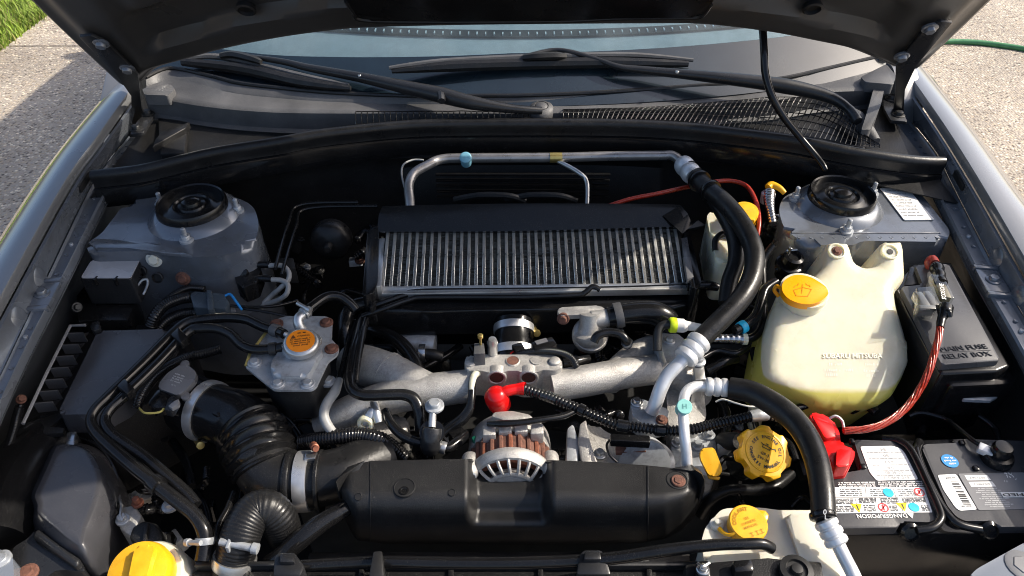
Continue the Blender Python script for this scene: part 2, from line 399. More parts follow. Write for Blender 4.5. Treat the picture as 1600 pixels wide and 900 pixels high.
# ------------------------------------------------------------ small repeated fittings
def hexbolt(parent, p, r=.006, h=.006, ax=Z, m=None, name='bolt', washer=True, label=None):
    p = V(p); ax = Vector(ax).normalized(); bm = bmesh.new(); q = ax.to_track_quat('Z', 'Y').to_matrix(); a0 = random.random()
    if washer: lathe(p, ax, [(r * 1.45, -.002), (r * 1.45, .0012), (r * 1.3, .002), (0, .002)], 18, bm)
    b2 = prism([p + q @ Vector((r * math.cos(a0 + k * math.pi / 3), r * math.sin(a0 + k * math.pi / 3), h)) for k in range(6)], ax, h + .002, r * .15, 1)
    return obj(name, joinbm(bm, b2), m or steel, parent, label)
def stud(parent, p, r=.004, h=.022, m=None):
    p = V(p); bm = lathe(p, Z, [(r, -.004)] + [(r * (1 if k % 2 else .86), k * h / 12) for k in range(12)] + [(r * .6, h), (0, h)], 12)
    b2 = prism([p + Vector((r * 1.9 * math.cos(k * math.pi / 3), r * 1.9 * math.sin(k * math.pi / 3), .008)) for k in range(6)], Z, .01, r * .2, 1)
    b3 = lathe(p, Z, [(r * 2.7, -.003), (r * 2.7, .001), (0, .0015)], 18)
    return obj('stud', joinbm(bm, b2, b3), m or zincc, parent)
def clamp(parent, pts, f, rpx, wd=.009, m=None, screw=None, name='clamp'):
    p, t = along(pts, f); o = obj(name, band(p, t, px(p, rpx), wd), m or steel, parent)
    if screw is not None:
        a = t.cross(Z).normalized(); b = a.cross(t); d = (a * math.cos(screw) + b * math.sin(screw)); e = t.cross(d)
        c = p + d * (px(p, rpx) + .005)
        bm = lathe(c, e, [(.003, -.012), (.003, .008), (.0048, .008), (.0048, .014), (0, .0145)], 10)
        obj('clamp_screw', bm, m or steel, o)
    return o
def hose(name, label, cat, pts, r, m=None, corr=None, n=12, clamps=(), group=None, wob=.0, sub=8):
    o = obj(name, tube(pts, r, n, sub, corr, wob), m or rubber, None, label, cat, group, ang=60)
    for c in clamps:
        f, rp = c[0], c[1]; clamp(o, pts, f, rp, *(c[2:]))
    return o
def sm(a, b, x):
    t = max(0, min(1, (x - a) / (b - a))); return t * t * (3 - 2 * t)
# ============================================================ ground
def sheet(name, x0, x1, y0, y1, z, m, th=.03):
    bm = prism([Vector((x0, y0, z)), Vector((x1, y0, z)), Vector((x1, y1, z)), Vector((x0, y1, z))], Z, th, 0)
    return obj(name, bm, m, kind='structure', flat=True)
GX = -2.72; JY = 3.91
sheet('ground', -90, 90, -90, 90, -.035, soil)
sheet('driveway', GX, 14, -12, JY - .006, 0, aggregate)
sheet('driveway', GX, 14, JY + .006, 16, 0, aggregate)
rnd = random.Random(3); bm = bmesh.new()
def blade(bm, x, y, h, a, b, w_):
    p = Vector((x, y, -.035)); d = Vector((math.cos(a), math.sin(a), 0)); s = Vector((-d.y, d.x, 0)) * w_
    q = p + d * h * b * .4 + Z * h * .6; r = p + d * h * b + Z * h
    v = [bm.verts.new(k) for k in (p - s, p + s, q + s * .8, q - s * .8, r)]
    bm.faces.new(v[:4]); bm.faces.new((v[3], v[2], v[4]))
for i in range(34000):
    x = GX - rnd.random() ** 1.2 * 2.6; y = rnd.uniform(3.0, 7.5)
    blade(bm, x + rnd.uniform(-.01, .03), y, rnd.uniform(.05, .11), rnd.uniform(0, 6.28), rnd.uniform(.2, 1.0), rnd.uniform(.0025, .005))
obj('grass', bm, grassm, kind='stuff', flat=True)
bm = bmesh.new()
for i in range(5000):
    x = GX - rnd.random() ** 1.2 * 2.6; blade(bm, x + rnd.uniform(-.01, .05), rnd.uniform(3.0, 7.5), rnd.uniform(.03, .09), rnd.uniform(0, 6.28), rnd.uniform(.5, 1.4), rnd.uniform(.002, .004))
obj('dry_grass', bm, mat('straw', (.30, .25, .10), .6, var=.3, vs=3), kind='stuff', flat=True)
hose('garden_hose', 'green garden hose lying across the sunlit driveway', 'hose',
     [(1395, 80, .012), (1440, 69, .012), (1475, 65, .012), (1520, 66, .012), (1565, 71, .012), (1620, 81, .012), (1720, 112, .012)], 4.2, wgreen)
# ============================================================ the car body
car = thing('car', 'grey car with its hood raised over an open engine bay', 'car', Vector((0, 1.3, 0)))
Lf = dict(crest=[(195, 126, .955), (130, 205, .945), (77, 280, .935), (0, 405, .925), (-110, 600, .905), (-230, 860, .87), (-330, 1100, .83)],
          edge=[(205, 138, .957), (150, 215, .947), (103, 280, .937), (0, 463, .922), (-95, 640, .90), (-200, 880, .865), (-290, 1120, .825)],
          railo=[(200, 214, .888), (163, 260, .887), (140, 293, .886), (75, 428, .88), (7, 573, .874), (-95, 790, .855), (-190, 1010, .82)],
          raili=[(216, 212, .886), (193, 256, .886), (172, 290, .885), (102, 430, .879), (27, 577, .873), (-62, 780, .854), (-150, 1000, .82)])
Rf = dict(crest=[(1427, 98, .955), (1500, 192, .945), (1562, 280, .935), (1645, 395, .925), (1760, 590, .905), (1890, 850, .87), (2000, 1100, .83)],
          edge=[(1418, 112, .957), (1474, 192, .947), (1530, 280, .937), (1603, 405, .922), (1710, 590, .90), (1830, 850, .865), (1930, 1110, .825)],
          railo=[(1424, 190, .888), (1462, 238, .887), (1486, 285, .886), (1553, 415, .88), (1640, 565, .874), (1745, 780, .855), (1850, 1000, .82)],
          raili=[(1400, 194, .886), (1428, 240, .886), (1453, 280, .885), (1520, 415, .879), (1606, 570, .873), (1700, 780, .854), (1790, 1000, .82)])
for S_, sg in ((Lf, -1), (Rf, 1)):
    cr = spline([V(q) for q in S_['crest']], 10); ed = spline([V(q) for q in S_['edge']], 10)
    ro = spline([V(q) for q in S_['railo']], 10); ri = spline([V(q) for q in S_['raili']], 10)
    X = Vector((sg, 0, 0))
    def strip(name, L, m, th=.0015, **k):
        bm = bmesh.new(); g = [[bm.verts.new(p) for p in l] for l in L]
        for a, b in zip(g, g[1:]):
            for i in range(len(a) - 1): bm.faces.new((a[i], a[i + 1], b[i + 1], b[i]))
        bmesh.ops.recalc_face_normals(bm, faces=bm.faces)
        bmesh.ops.solidify(bm, geom=list(bm.faces), thickness=th)
        return obj(name, bm, m, car, **k)
    mid = [a.lerp(b, .5) + Z * .004 for a, b in zip(cr, ed)]
    strip('fender', [[p + X * .11 - Z * .55 for p in cr], [p + X * .115 - Z * .3 for p in cr], [p + X * .085 - Z * .1 for p in cr], [p + X * .04 - Z * .022 for p in cr],
                     [p + X * .012 - Z * .003 for p in cr], cr, mid, ed, [p - X * .003 - Z * .006 for p in ed], [p - X * .002 - Z * .016 for p in ed]], paint_out)
    step = [p - X * .004 - Z * .017 for p in ed]
    fl = strip('fender_flange', [step, [p - X * .009 - Z * .0175 for p in ed], [a.lerp(b, .35) - X * .004 for a, b in zip(step, ro)], [a.lerp(b, .9) for a, b in zip(step, ro)], [p + Z * .0012 for p in ro]], paint)
    rl = strip('inner_rail', [ro, [a.lerp(b, .12) + Z * .002 for a, b in zip(ro, ri)], [a.lerp(b, .22) - Z * .001 for a, b in zip(ro, ri)], [a.lerp(b, .85) - Z * .001 for a, b in zip(ro, ri)], [a.lerp(b, .92) + Z * .003 for a, b in zip(ro, ri)], ri, [p - Z * .012 for p in ri]], paint)
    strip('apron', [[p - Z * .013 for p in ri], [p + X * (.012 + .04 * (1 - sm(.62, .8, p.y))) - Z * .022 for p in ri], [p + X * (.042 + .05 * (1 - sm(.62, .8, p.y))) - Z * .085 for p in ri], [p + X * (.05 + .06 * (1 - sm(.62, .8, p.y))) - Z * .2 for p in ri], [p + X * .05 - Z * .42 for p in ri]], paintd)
    bm = bmesh.new()
    for k in range(4, len(ri) - 4, 2):
        q = ro[k].lerp(ri[k], .5) - X * 0
        lathe(q + Z * .0002, Z, [(.0032, -.001), (.003, .0006), (.002, .0003), (0, .0001)], 8, bm)
    obj('spot_weld', bm, paint, rl, kind='stuff')
    # stepped bracket and bolt on the rail, slot and dents in the flange
    c = P(68, 462, .879) if sg < 0 else P(1550, 441, .879)
    yd = (ri[40] - ri[25]).normalized(); xd = Vector((yd.y, -yd.x, 0)).normalized()
    M3 = Matrix((xd, yd, xd.cross(yd))).transposed()
    box(c, .01, .01, .01).free()
    obj('rail_bracket', box(c + Z * .004, .034, .05, .006, bev=.002, M3=M3), paint, rl)
    for k in (-1, 1): obj('rail_rib', box(c + yd * .03 * k + Z * .006, .036, .009, .008, bev=.003, M3=M3), paint, rl)
    hexbolt(rl, c + Z * .004, .0075, .007, m=paint)
    for t_ in (.46, .62, .8):
        k = int(t_ * (len(ri) - 1)); hexbolt(rl, ro[k].lerp(ri[k], .5) + Z * .0005, .0035, .002, m=zincc, washer=False, name='rivet')
    k = 19; q = step[k].lerp(ro[k], .3) - X * .008; t_ = (step[k + 1] - step[k - 1]).normalized(); nn = -X
    obj('flange_slot', box(q, .045, .012, .004, bev=.001, M3=Matrix((t_, nn.cross(t_), nn)).transposed()), dark, fl)
    for k in (29, 33):
        q = step[k].lerp(ro[k], .55) - X * .004
        obj('flange_dimple', lathe(q, -X + Z * .3, [(.016, -.006), (.015, 0), (.011, .0015), (0, .0018)], 16), paint, fl)
# floor of the bay and firewall
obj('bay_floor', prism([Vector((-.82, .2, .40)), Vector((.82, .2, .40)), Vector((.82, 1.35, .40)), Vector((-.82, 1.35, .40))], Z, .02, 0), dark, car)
Sl = [(143, 268, .925), (190, 263, .928), (230, 257, .93), (330, 233, .94), (440, 215, .947), (500, 204, .95), (600, 193, .95), (680, 188, .95), (840, 187, .95), (967, 188, .95), (1067, 193, .95), (1153, 202, .95), (1240, 213, .947), (1320, 229, .942), (1393, 241, .935), (1440, 246, .93), (1476, 247, .925)]
Sw = spline([V(q) for q in Sl], 8)
def row(f): return [f(p, i / (len(Sw) - 1)) for i, p in enumerate(Sw)]
def rows(name, L, m, parent=car, th=.002, **k):
    bm = bmesh.new(); g = [[bm.verts.new(p) for p in l] for l in L]
    for a, b in zip(g, g[1:]):
        for i in range(len(a) - 1): bm.faces.new((a[i], a[i + 1], b[i + 1], b[i]))
    bmesh.ops.recalc_face_normals(bm, faces=bm.faces)
    if th: bmesh.ops.solidify(bm, geom=list(bm.faces), thickness=th)
    return obj(name, bm, m, parent, **k)
Y = Vector((0, 1, 0))
bm = bmesh.new(); prof = [(.004, .006), (.0, .009), (-.006, .0085), (-.011, .004), (-.012, -.004), (-.009, -.012), (-.010, -.02), (-.004, -.024), (.004, -.02)]
g = [[bm.verts.new(p + Y * a + Z * (b - .006)) for a, b in prof] for p in Sw]
for a, b in zip(g, g[1:]):
    for i in range(len(prof)): bm.faces.new((a[i], a[(i + 1) % len(prof)], b[(i + 1) % len(prof)], b[i]))
bm.faces.new(g[0]); bm.faces.new(g[-1][::-1])
obj('weatherstrip', bm, rubber, car, ang=60)
rows('firewall_lip', [row(lambda p, t: p - Z * .012 + Y * .002), row(lambda p, t: p - Z * .027 - Y * .004), row(lambda p, t: p - Z * .03 - Y * .012), row(lambda p, t: p - Z * .05 - Y * .016), row(lambda p, t: p - Z * .062 - Y * (.012)), row(lambda p, t: p - Z * .066 + Y * .01)], gplast)
rows('firewall', [row(lambda p, t: p - Z * .06 + Y * .012), row(lambda p, t: Vector((p.x, max(p.y, 1.14) + .03, .84))), row(lambda p, t: Vector((p.x, 1.2, .72))), row(lambda p, t: Vector((p.x, 1.2, .41)))], bplast)
fwn = Vector((0, -1, .15))
obj('cable_grommet', lathe(P(516, 378, .80), fwn, [(.036, -.02), (.036, 0), (.031, .008), (.02, .013), (.009, .015), (.007, .03), (0, .032)], 24), rubber, car)
for k in range(5): obj('firewall_rib', box(Vector((.02 + .0 * k, 1.178, .865 - k * .012)), .32, .006, .004, bev=.001), gplast, car)
# windshield, dashboard and the cabin behind
def yb(x): return 1.287 + .25 * x * x
SL = R(29)
def wpt(a, s):
    x = -.78 + 1.56 * a; return Vector((x * (1 - s * .12), yb(x) + s * math.cos(SL) , .962 + .006 * abs(x) + s * math.sin(SL)))
ft_ = lambda a: .10 - .035 * max(0, min(1, (.5 - a) / .3))
ws = obj('windshield', grid(lambda a, b: wpt(a, ft_(a) + .0005 + b * .75), 32, 10, .005), glass, car)
obj('frit_band', grid(lambda a, b: wpt(a, -.02 + b * (ft_(a) + .02)), 32, 2, .004), frit, ws)
da = obj('dashboard', grid(lambda a, b: Vector((-.72 + 1.44 * a, yb(-.72 + 1.44 * a) + .03 + b * .42, .945 + .075 * math.sin(min(1, b * 1.6) * 1.57) - .12 * max(0, b - .8))), 30, 14, .01), dashm, car)
bm = bmesh.new(); bs = bmesh.new()
for i in range(60):
    x = -.50 + i * .0172; yy = yb(x) + .185; zz = 1.006
    joinbm(bm, box(Vector((x, yy, zz + .006)), .0025, .012, .012, bev=0))
bm2 = obj('defroster_slats', bm, alub, da, kind='stuff')
obj('defroster_slot', loft([[Vector((x / 10 * .55 - .0, yb(x / 10 * .55) + .176, 1.008)) for x in range(-10, 11)], [Vector((x / 10 * .55, yb(x / 10 * .55) + .198, 1.013)) for x in range(-10, 11)]], 3, .004), dark, da)
def arc(n, f): return [f(i / n) for i in range(n + 1)]
obj('cabin_floor', prism([Vector((-.7, 1.75, .5)), Vector((.7, 1.75, .5)), Vector((.7, 4.2, .5)), Vector((-.7, 4.2, .5))], Z, .03, 0), dark, car)
obj('roof', grid(lambda a, b: Vector(((a - .5) * 1.16, 2.02 + b * 2.2, 1.5 + .035 * (1 - (2 * a - 1) ** 2) - .05 * (2 * b - 1) ** 4)), 12, 12, .03), paint_out, car)
for sg in (-1, 1):
    obj('body_side', prism([Vector((sg * .84, 1.33, .3)), Vector((sg * .84, 4.4, .3)), Vector((sg * .82, 4.4, .98)), Vector((sg * .80, 1.4, .97)), Vector((sg * .80, 1.33, .93))], Vector((sg, 0, 0)), .05, .01), paint_out, car)
    obj('roof_pillar', sweep([Vector((sg * .76, 1.45, .97)), Vector((sg * .66, 1.75, 1.26)), Vector((sg * .58, 2.05, 1.49))], lambda i, p: .03, 8), paint_out, car)
    obj('roof_pillar', sweep([Vector((sg * .76, 4.2, .95)), Vector((sg * .58, 4.1, 1.49))], lambda i, p: .05, 8), paint_out, car)
    for yy in (.35, 3.3):
        wh = obj('wheel', lathe(Vector((sg * .83, yy + .25, .32)), Vector((sg, 0, 0)), [(.2, -.2), (.31, -.2), (.325, -.17), (.325, -.03), (.31, 0), (.22, 0), (.2, -.02)], 32), rubber, car)
# cowl panel
G = [(228, 122, .975), (267, 108, .972), (333, 121, .97), (373, 131, .968), (440, 139, .966), (517, 146, .965), (633, 151, .965), (760, 151, .965), (840, 150, .965), (967, 144, .965), (1093, 135, .965), (1213, 125, .967), (1293, 108, .97), (1367, 91, .974), (1395, 86, .975)]
T = [(226, 148, .955), (262, 153, .954), (310, 161, .953), (372, 168, .951), (440, 172, .95), (517, 173, .95), (633, 173, .95), (760, 173, .95), (840, 173, .95), (967, 170, .95), (1093, 162, .95), (1213, 152, .95), (1285, 141, .953), (1350, 137, .955), (1385, 128, .957)]
Gw = spline([V(q) for q in G], 6); Tw = spline([V(q) for q in T], 6)
cow = rows('cowl_panel', [[p + Y * .02 - Z * .004 for p in Gw], [p + Z * .001 for p in Gw], [a.lerp(b, .25) - Z * .004 for a, b in zip(Gw, Tw)], [a.lerp(b, .3) - Z * .0065 for a, b in zip(Gw, Tw)], [a.lerp(b, .85) - Z * .002 for a, b in zip(Gw, Tw)],
                     [p + Y * .002 for p in Tw], [p - Z * .004 - Y * .003 for p in Tw], [p - Z * .035 - Y * .004 for p in Tw], [p - Z * .04 - Y * .012 for p in Tw]], greyw)
obj('glass_seal', sweep([p + Z * .002 for p in Gw], lambda i, p: .004, 8), rubber, cow)
rows('cowl_trough', [[p - Z * .042 + Y * .01 for p in Tw], [Vector((p.x * 1.03, 1.05 + .15 * (1 - min(1, abs(p.x) / .72) ** 3), .886)) for p in Tw]], bplast)
def sm(a, b, x):
    t = max(0, min(1, (x - a) / (b - a))); return t * t * (3 - 2 * t)
def pl_at(L, t):
    x = t * (len(L) - 1); i = min(int(x), len(L) - 2); return L[i].lerp(L[i + 1], x - i)
def net(name, top, bot, ncross, nlong, r=.0011, sag=.004):
    A = resample(spline([V(q) for q in top], 8), .003); B = resample(spline([V(q) for q in bot], 8), .003); bm = bmesh.new()
    f = lambda t, s: pl_at(A, t).lerp(pl_at(B, t), s) + Z * (sag * math.sin(math.pi * s)) + Z * .0015 * noise.noise(Vector((t * 9, s * 3, 1)))
    for i in range(ncross + 1): sweep([f(i / ncross, s / 5) for s in range(6)], lambda i, p: r, 4, bm=bm)
    for j in range(nlong + 1): sweep([f(t / 60, j / nlong) for t in range(61)], lambda i, p: r * .9, 4, bm=bm)
    return obj(name, bm, gplast, cow, kind='stuff')
net('cowl_grille', [(880, 171, .951), (1000, 168, .951), (1100, 161, .951), (1200, 153, .951), (1250, 152, .953), (1290, 158, .953), (1320, 178, .95), (1345, 205, .944), (1372, 226, .938)],
    [(880, 184, .949), (1000, 187, .949), (1067, 190, .949), (1153, 200, .949), (1240, 211, .947), (1290, 218, .944), (1325, 226, .942), (1352, 230, .939), (1374, 231, .937)], 64, 6)
net('cowl_grille', [(556, 174, .951), (700, 174, .951), (826, 174, .951)], [(556, 194, .945), (700, 186, .949), (826, 184, .949)], 30, 1)
obj('pivot_cover', lathe(P(846, 169, .95), Z + Y * -.2, [(.026, -.01), (.025, -.002), (.02, .004), (.013, .006), (.012, .003), (.011, .006), (.006, .009), (0, .009)], 24), greyw, cow)
obj('cowl_flap', slab([(296, 190), (290, 200), (250, 222), (238, 229), (243, 218), (252, 205)], z=.925, depth=.012, bev=.002), bplast, cow)
obj('cowl_flap', slab([(246, 180), (294, 190), (288, 240), (250, 240)], z=.915, depth=.01, bev=.003), bplast, cow)
obj('cowl_end_block', slab([(1345, 120), (1385, 100), (1400, 118), (1396, 132), (1352, 128)], z=.968, depth=.02, bev=.004, rc=.006), greyw, cow)
obj('cowl_end_block', slab([(1366, 135), (1384, 130), (1376, 165), (1360, 202), (1346, 203), (1358, 165)], z=.955, depth=.05, bev=.004, rc=.004), greyw, cow)
obj('cowl_end_block', slab([(222, 138), (266, 131), (274, 140), (262, 149), (226, 148)], z=.965, depth=.02, bev=.004, rc=.004), greyw, cow)
obj('drain_elbow', tube([(1318, 172, .93), (1338, 186, .93), (1356, 208, .92), (1368, 222, .915)], [8, 13, 12, 8], 12), greyw, cow)
# wipers
def wiper(blade_pts, brad, arm, arad, spine, clip):
    wb = obj('wiper', tube(arm, arad, 10, 8), satin, car)
    ps = wb.data
    for v in ps.vertices: pass
    obj('wiper_blade', tube(blade_pts, brad, 8, 8), rubber, wb)
    obj('blade_spine', tube(spine, [3, 5, 5, 5, 3], 8, 8), greyw, wb)
    obj('arm_clip', tube(clip, [5, 6, 6, 4], 6, 4), darkmetal, wb)
    return wb
w1 = wiper([(285, 97, .988), (380, 108, .984), (470, 128, .979), (548, 138, .976)], [6, 9, 9, 4],
      [(362, 86, 1.0), (400, 90, 1.0), (445, 97, .998), (483, 106, .995), (563, 121, .99), (640, 138, .985), (690, 149, .982), (740, 161, .976), (800, 170, .965), (846, 173, .956)], [4, 4, 5, 6, 8, 11, 13, 11, 7, 6],
      [(282, 93, .99), (330, 88, .995), (380, 96, .99), (470, 118, .984), (545, 133, .978)], [(345, 87, 1.0), (365, 85, 1.004), (395, 92, 1.003), (408, 97, 1.0)])
w2 = wiper([(612, 111, 1.0), (700, 104, 1.004), (820, 100, 1.004), (960, 98, 1.004), (1075, 100, 1.0)], [4, 9, 9, 9, 5],
      [(828, 86, 1.018), (862, 79, 1.02), (890, 81, 1.02), (930, 92, 1.012), (965, 104, 1.004), (1000, 109, 1.0), (1090, 118, .995), (1180, 128, .988), (1245, 138, .98), (1296, 152, .97), (1326, 170, .96), (1340, 190, .95)], [3.5, 4, 4, 4, 5, 7, 10, 12, 10, 7, 8],
      [(608, 106, 1.006), (690, 96, 1.012), (830, 89, 1.014), (980, 86, 1.012), (1083, 94, 1.004)], [(818, 90, 1.016), (838, 88, 1.02), (870, 87, 1.02), (884, 88, 1.016)])
obj('arm_step', tube([(683, 140, .986), (689, 148, .988), (690, 158, .984)], 6, 8), satin, w1)
hexbolt(w1, P(562, 118, .996), .004, .002, m=steel, name='rivet', washer=False); hexbolt(w2, P(1058, 112, 1.008), .004, .002, m=steel, name='rivet', washer=False)
# hood
HT = R(52); Hn = Vector((0, -math.sin(HT), -math.cos(HT))); Hu = Vector((0, -math.cos(HT), math.sin(HT))); H0 = Vector((0, 1.31, .985))
rear = [PL(u, v, H0, Hn) for u, v in [(192, 130), (206, 128), (219, 122), (240, 103), (293, 87), (367, 67), (440, 52), (500, 43), (567, 36), (700, 32), (850, 30), (1000, 29), (1093, 30), (1193, 42), (1260, 55), (1320, 68), (1367, 85), (1397, 99), (1415, 104), (1432, 104)]]
rw = spline(rear, 5); NR = len(rw) - 1
def hood_pt(a, s, off=0):
    p = pl_at(rw, a); x = p.x; f = Vector((x * (1 - .14 * max(0, s) ** 2), H0.y, H0.z)) + Hu * (.98 - .16 * (x / .72) ** 4)
    q = p.lerp(f, s); return q + Hn * off
def sm(a, b, x):
    t = max(0, min(1, (x - a) / (b - a))); return t * t * (3 - 2 * t)
def hrel(a, s):
    x = abs(pl_at(rw, a).x) / .72
    e = sm(1.0, .93, x)                                  # rim flange outside, raised frame inside
    h = .004 + .022 * e * sm(0, .04, s)
    h -= .020 * sm(.07, .095, s - .05 * (1 - x)) * sm(.86, .80, x)
    h += .016 * sm(.165, .19, s - .09 * (1 - x)) * sm(.86, .78, x)
    h -= .02 * sm(.45, .55, s)
    return h
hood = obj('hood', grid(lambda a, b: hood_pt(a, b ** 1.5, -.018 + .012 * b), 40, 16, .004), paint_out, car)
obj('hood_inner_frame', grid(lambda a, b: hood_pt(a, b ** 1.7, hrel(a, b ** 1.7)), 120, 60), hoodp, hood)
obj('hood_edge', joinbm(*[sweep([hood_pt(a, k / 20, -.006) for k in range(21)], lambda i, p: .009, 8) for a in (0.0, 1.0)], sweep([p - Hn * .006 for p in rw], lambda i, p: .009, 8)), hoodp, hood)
q0 = Vector(hood_pt(.5, 0, .055))
obj('scoop_duct', slab([(541, 4), (552, 20), (570, 33), (700, 34), (880, 33), (960, 29), (1060, 29), (1094, 27), (1108, 12), (1120, -8), (1110, -220), (560, -220)], pl=(q0, Hn), depth=.05, bev=.006, seg=3, rc=.01), gplast, hood)
obj('duct_seal', sweep(spline([PL(u, v, q0, Hn) - Hn * .003 for u, v in [(541, 4), (552, 20), (570, 34), (700, 36), (880, 35), (960, 31), (1060, 30), (1094, 28), (1110, 10)]], 6), lambda i, p: .004, 8), rubber, hood)
for u, v in ((386, -4), (1268, -6)): obj('hood_hole', lathe(PL(u, v, H0, Hn) + Hn * .022, Hn, [(.014, -.008), (.015, 0), (.012, .002), (.011, -.004), (0, -.004)], 20), dark, hood)
hl = Vector(PL(160, 90, H0, Hn)) + Hn * .036; hr = Vector(PL(1440, 70, H0, Hn)) + Hn * .036
h1 = obj('hood_hinge', slab([(124, 58), (142, 56), (166, 66), (206, 106), (216, 118), (221, 170), (226, 182), (214, 206), (205, 200), (206, 150), (188, 126)], pl=(hl, Hn), depth=.005, bev=.001), satin, car)
for u, v in ((158, 68), (199, 107)): hexbolt(h1, PL(u, v, hl, Hn), .0085, .008, Hn, paint)
h2 = obj('hood_hinge', slab([(1488, 36), (1470, 34), (1444, 46), (1408, 92), (1400, 104), (1399, 150), (1396, 172), (1404, 186), (1412, 180), (1414, 140), (1430, 104)], pl=(hr, Hn), depth=.005, bev=.001), satin, car)
for u, v in ((1453, 44), (1409, 88)): hexbolt(h2, PL(u, v, hr, Hn), .0085, .008, Hn, paint)
for pts, b, hh in (([(203, 210), (224, 207), (240, 180), (229, 174), (214, 190)], ((213, 202), (231, 178)), h1), ([(1380, 150), (1394, 144), (1407, 166), (1418, 190), (1392, 188), (1381, 168)], ((1404, 180), (1392, 155)), h2)):
    bp_ = obj('hinge_base', slab(pts, z=.925, depth=.006, bev=.0015, rc=.004), satin, hh)
    for u, v in b: hexbolt(bp_, (u, v, .925), .008, .008, m=darkmetal)
# strut towers
def tower(top, back, cap, studs, rr):
    t = obj('strut_tower', slab(top, z=.875, depth=.26, bev=.016, seg=5, rc=.03, taper=.06), paint, car)
    c = V(cap)
    obj('tower_ring', lathe(c, Z, [(rr * 1.35, -.004), (rr * 1.28, .002), (rr * 1.16, .008), (rr * 1.05, .012), (rr, .012)], 48), paint, t)
    k = obj('strut_cap', lathe(c, Z, [(rr, .004), (rr * 1.02, .012), (rr * 1.0, .022), (rr * .96, .026), (rr * .92, .024), (rr * .90, .014), (rr * .7, .0155), (rr * .62, .019), (rr * .52, .0195), (rr * .48, .016), (rr * .42, .016), (rr * .38, .020), (rr * .28, .021), (rr * .25, .026), (rr * .15, .028), (0, .0285)], 56), gplast, t)
    for s in studs: stud(t, s)
    return t
tl = tower([(196, 316), (232, 304), (300, 300), (360, 305), (396, 320), (406, 352), (396, 384), (352, 400), (300, 402), (240, 392), (140, 394), (132, 382), (158, 366)], 0, (304, 334, .877), ((252, 318, .878), (371, 328, .878), (291, 374, .878)), .056)
tr = tower([(1216, 328), (1224, 306), (1270, 290), (1340, 288), (1425, 288), (1445, 310), (1486, 362), (1478, 378), (1350, 376), (1330, 384), (1262, 382), (1226, 360)], 0, (1311, 319, .877), ((1243, 309, .878), (1363, 302, .878), (1323, 360, .878)), .054)
obj('tower_flange', slab([(137, 378), (150, 372), (210, 376), (262, 386), (300, 398), (250, 394), (200, 386), (150, 388)], z=.879, depth=.006, bev=.002), paint, tl)
hexbolt(tl, P(241, 405, .86), .009, .006, (0, -1, .3), cream, name='plug')
hexbolt(tl, P(286, 435, .83), .008, .006, (0, -1, .3), rust, name='plug')
for u, v in ((220, 424), (246, 434)): obj('tower_hole', lathe(P(u, v, .84), (0, -1, .35), [(.008, -.004), (.009, .001), (.0075, .002), (.007, -.002), (0, -.002)], 16), dark, tl)
hexbolt(tr, P(1270, 396, .85), .010, .004, (-.2, -1, .3), paint, name='plug')
for tw, A, B, nw in ((tl, (152, 387, .8752), (246, 388, .8752), 7), (tr, (1240, 371, .8752), (1474, 371, .8752), 13)):
    a, b = P(*A), P(*B); bm = bmesh.new()
    for k in range(nw): lathe(a.lerp(b, (k + .5) / nw), Z, [(.0030, -.001), (.0028, .0003), (.0018, .0001), (0, .00005)], 10, bm)
    obj('spot_weld', bm, paint, tw, kind='stuff')
    sl_ = [a.lerp(b, t / 30) + Y * (.012 + .001 * noise.noise(Vector((t, 0, 0)))) for t in range(31)]
    obj('seam_sealer', sweep(sl_, lambda i, p: .0016 * (1 + .4 * noise.noise(p * 200)), 8), paint, tw)
# identification plate
pw = obj('data_plate', slab([(1375, 293.5), (1418, 293.5), (1460, 343), (1413, 343.5)], z=.8775, depth=.0015, bev=.0004, seg=1, rc=.003), white, tr)
a, b, c_ = P(1375, 293.5, .878), P(1418, 293.5, .878), P(1413, 343.5, .878)
bm = bmesh.new(); yd = (a - c_).normalized(); xd = (b - a).normalized()
for k in range(9):
    t_ = .1 + k * .095; m_ = a.lerp(c_, t_) + xd * .022; scribble(bm, m_, xd, yd, .034, .0032, k)
obj('lettering', bm, inkg, pw, flat=True)
# lamps and front structure
def lamp(pts):
    o = obj('headlight', slab(pts, z=.80, depth=.09, bev=.008, seg=3, rc=.01), lampm, car); return o
hb = lamp([(1512, 905), (1524, 890), (1600, 848), (1700, 800), (1800, 900), (1700, 1010), (1560, 1000)])
hexbolt(hb, P(1598, 884, .80), .013, .003, m=greyst, name='adjuster', washer=True)
ha = lamp([(-90, 850), (2, 858), (20, 868), (22, 905), (10, 990), (-120, 990)])
hexbolt(ha, P(1, 874, .80), .008, .003, m=zincc, name='adjuster')
obj('front_panel', prism([Vector((-.74, .15, .74)), Vector((.74, .15, .74)), Vector((.74, .33, .74)), Vector((-.74, .33, .74))], Z, .05, .01), bplast, car)
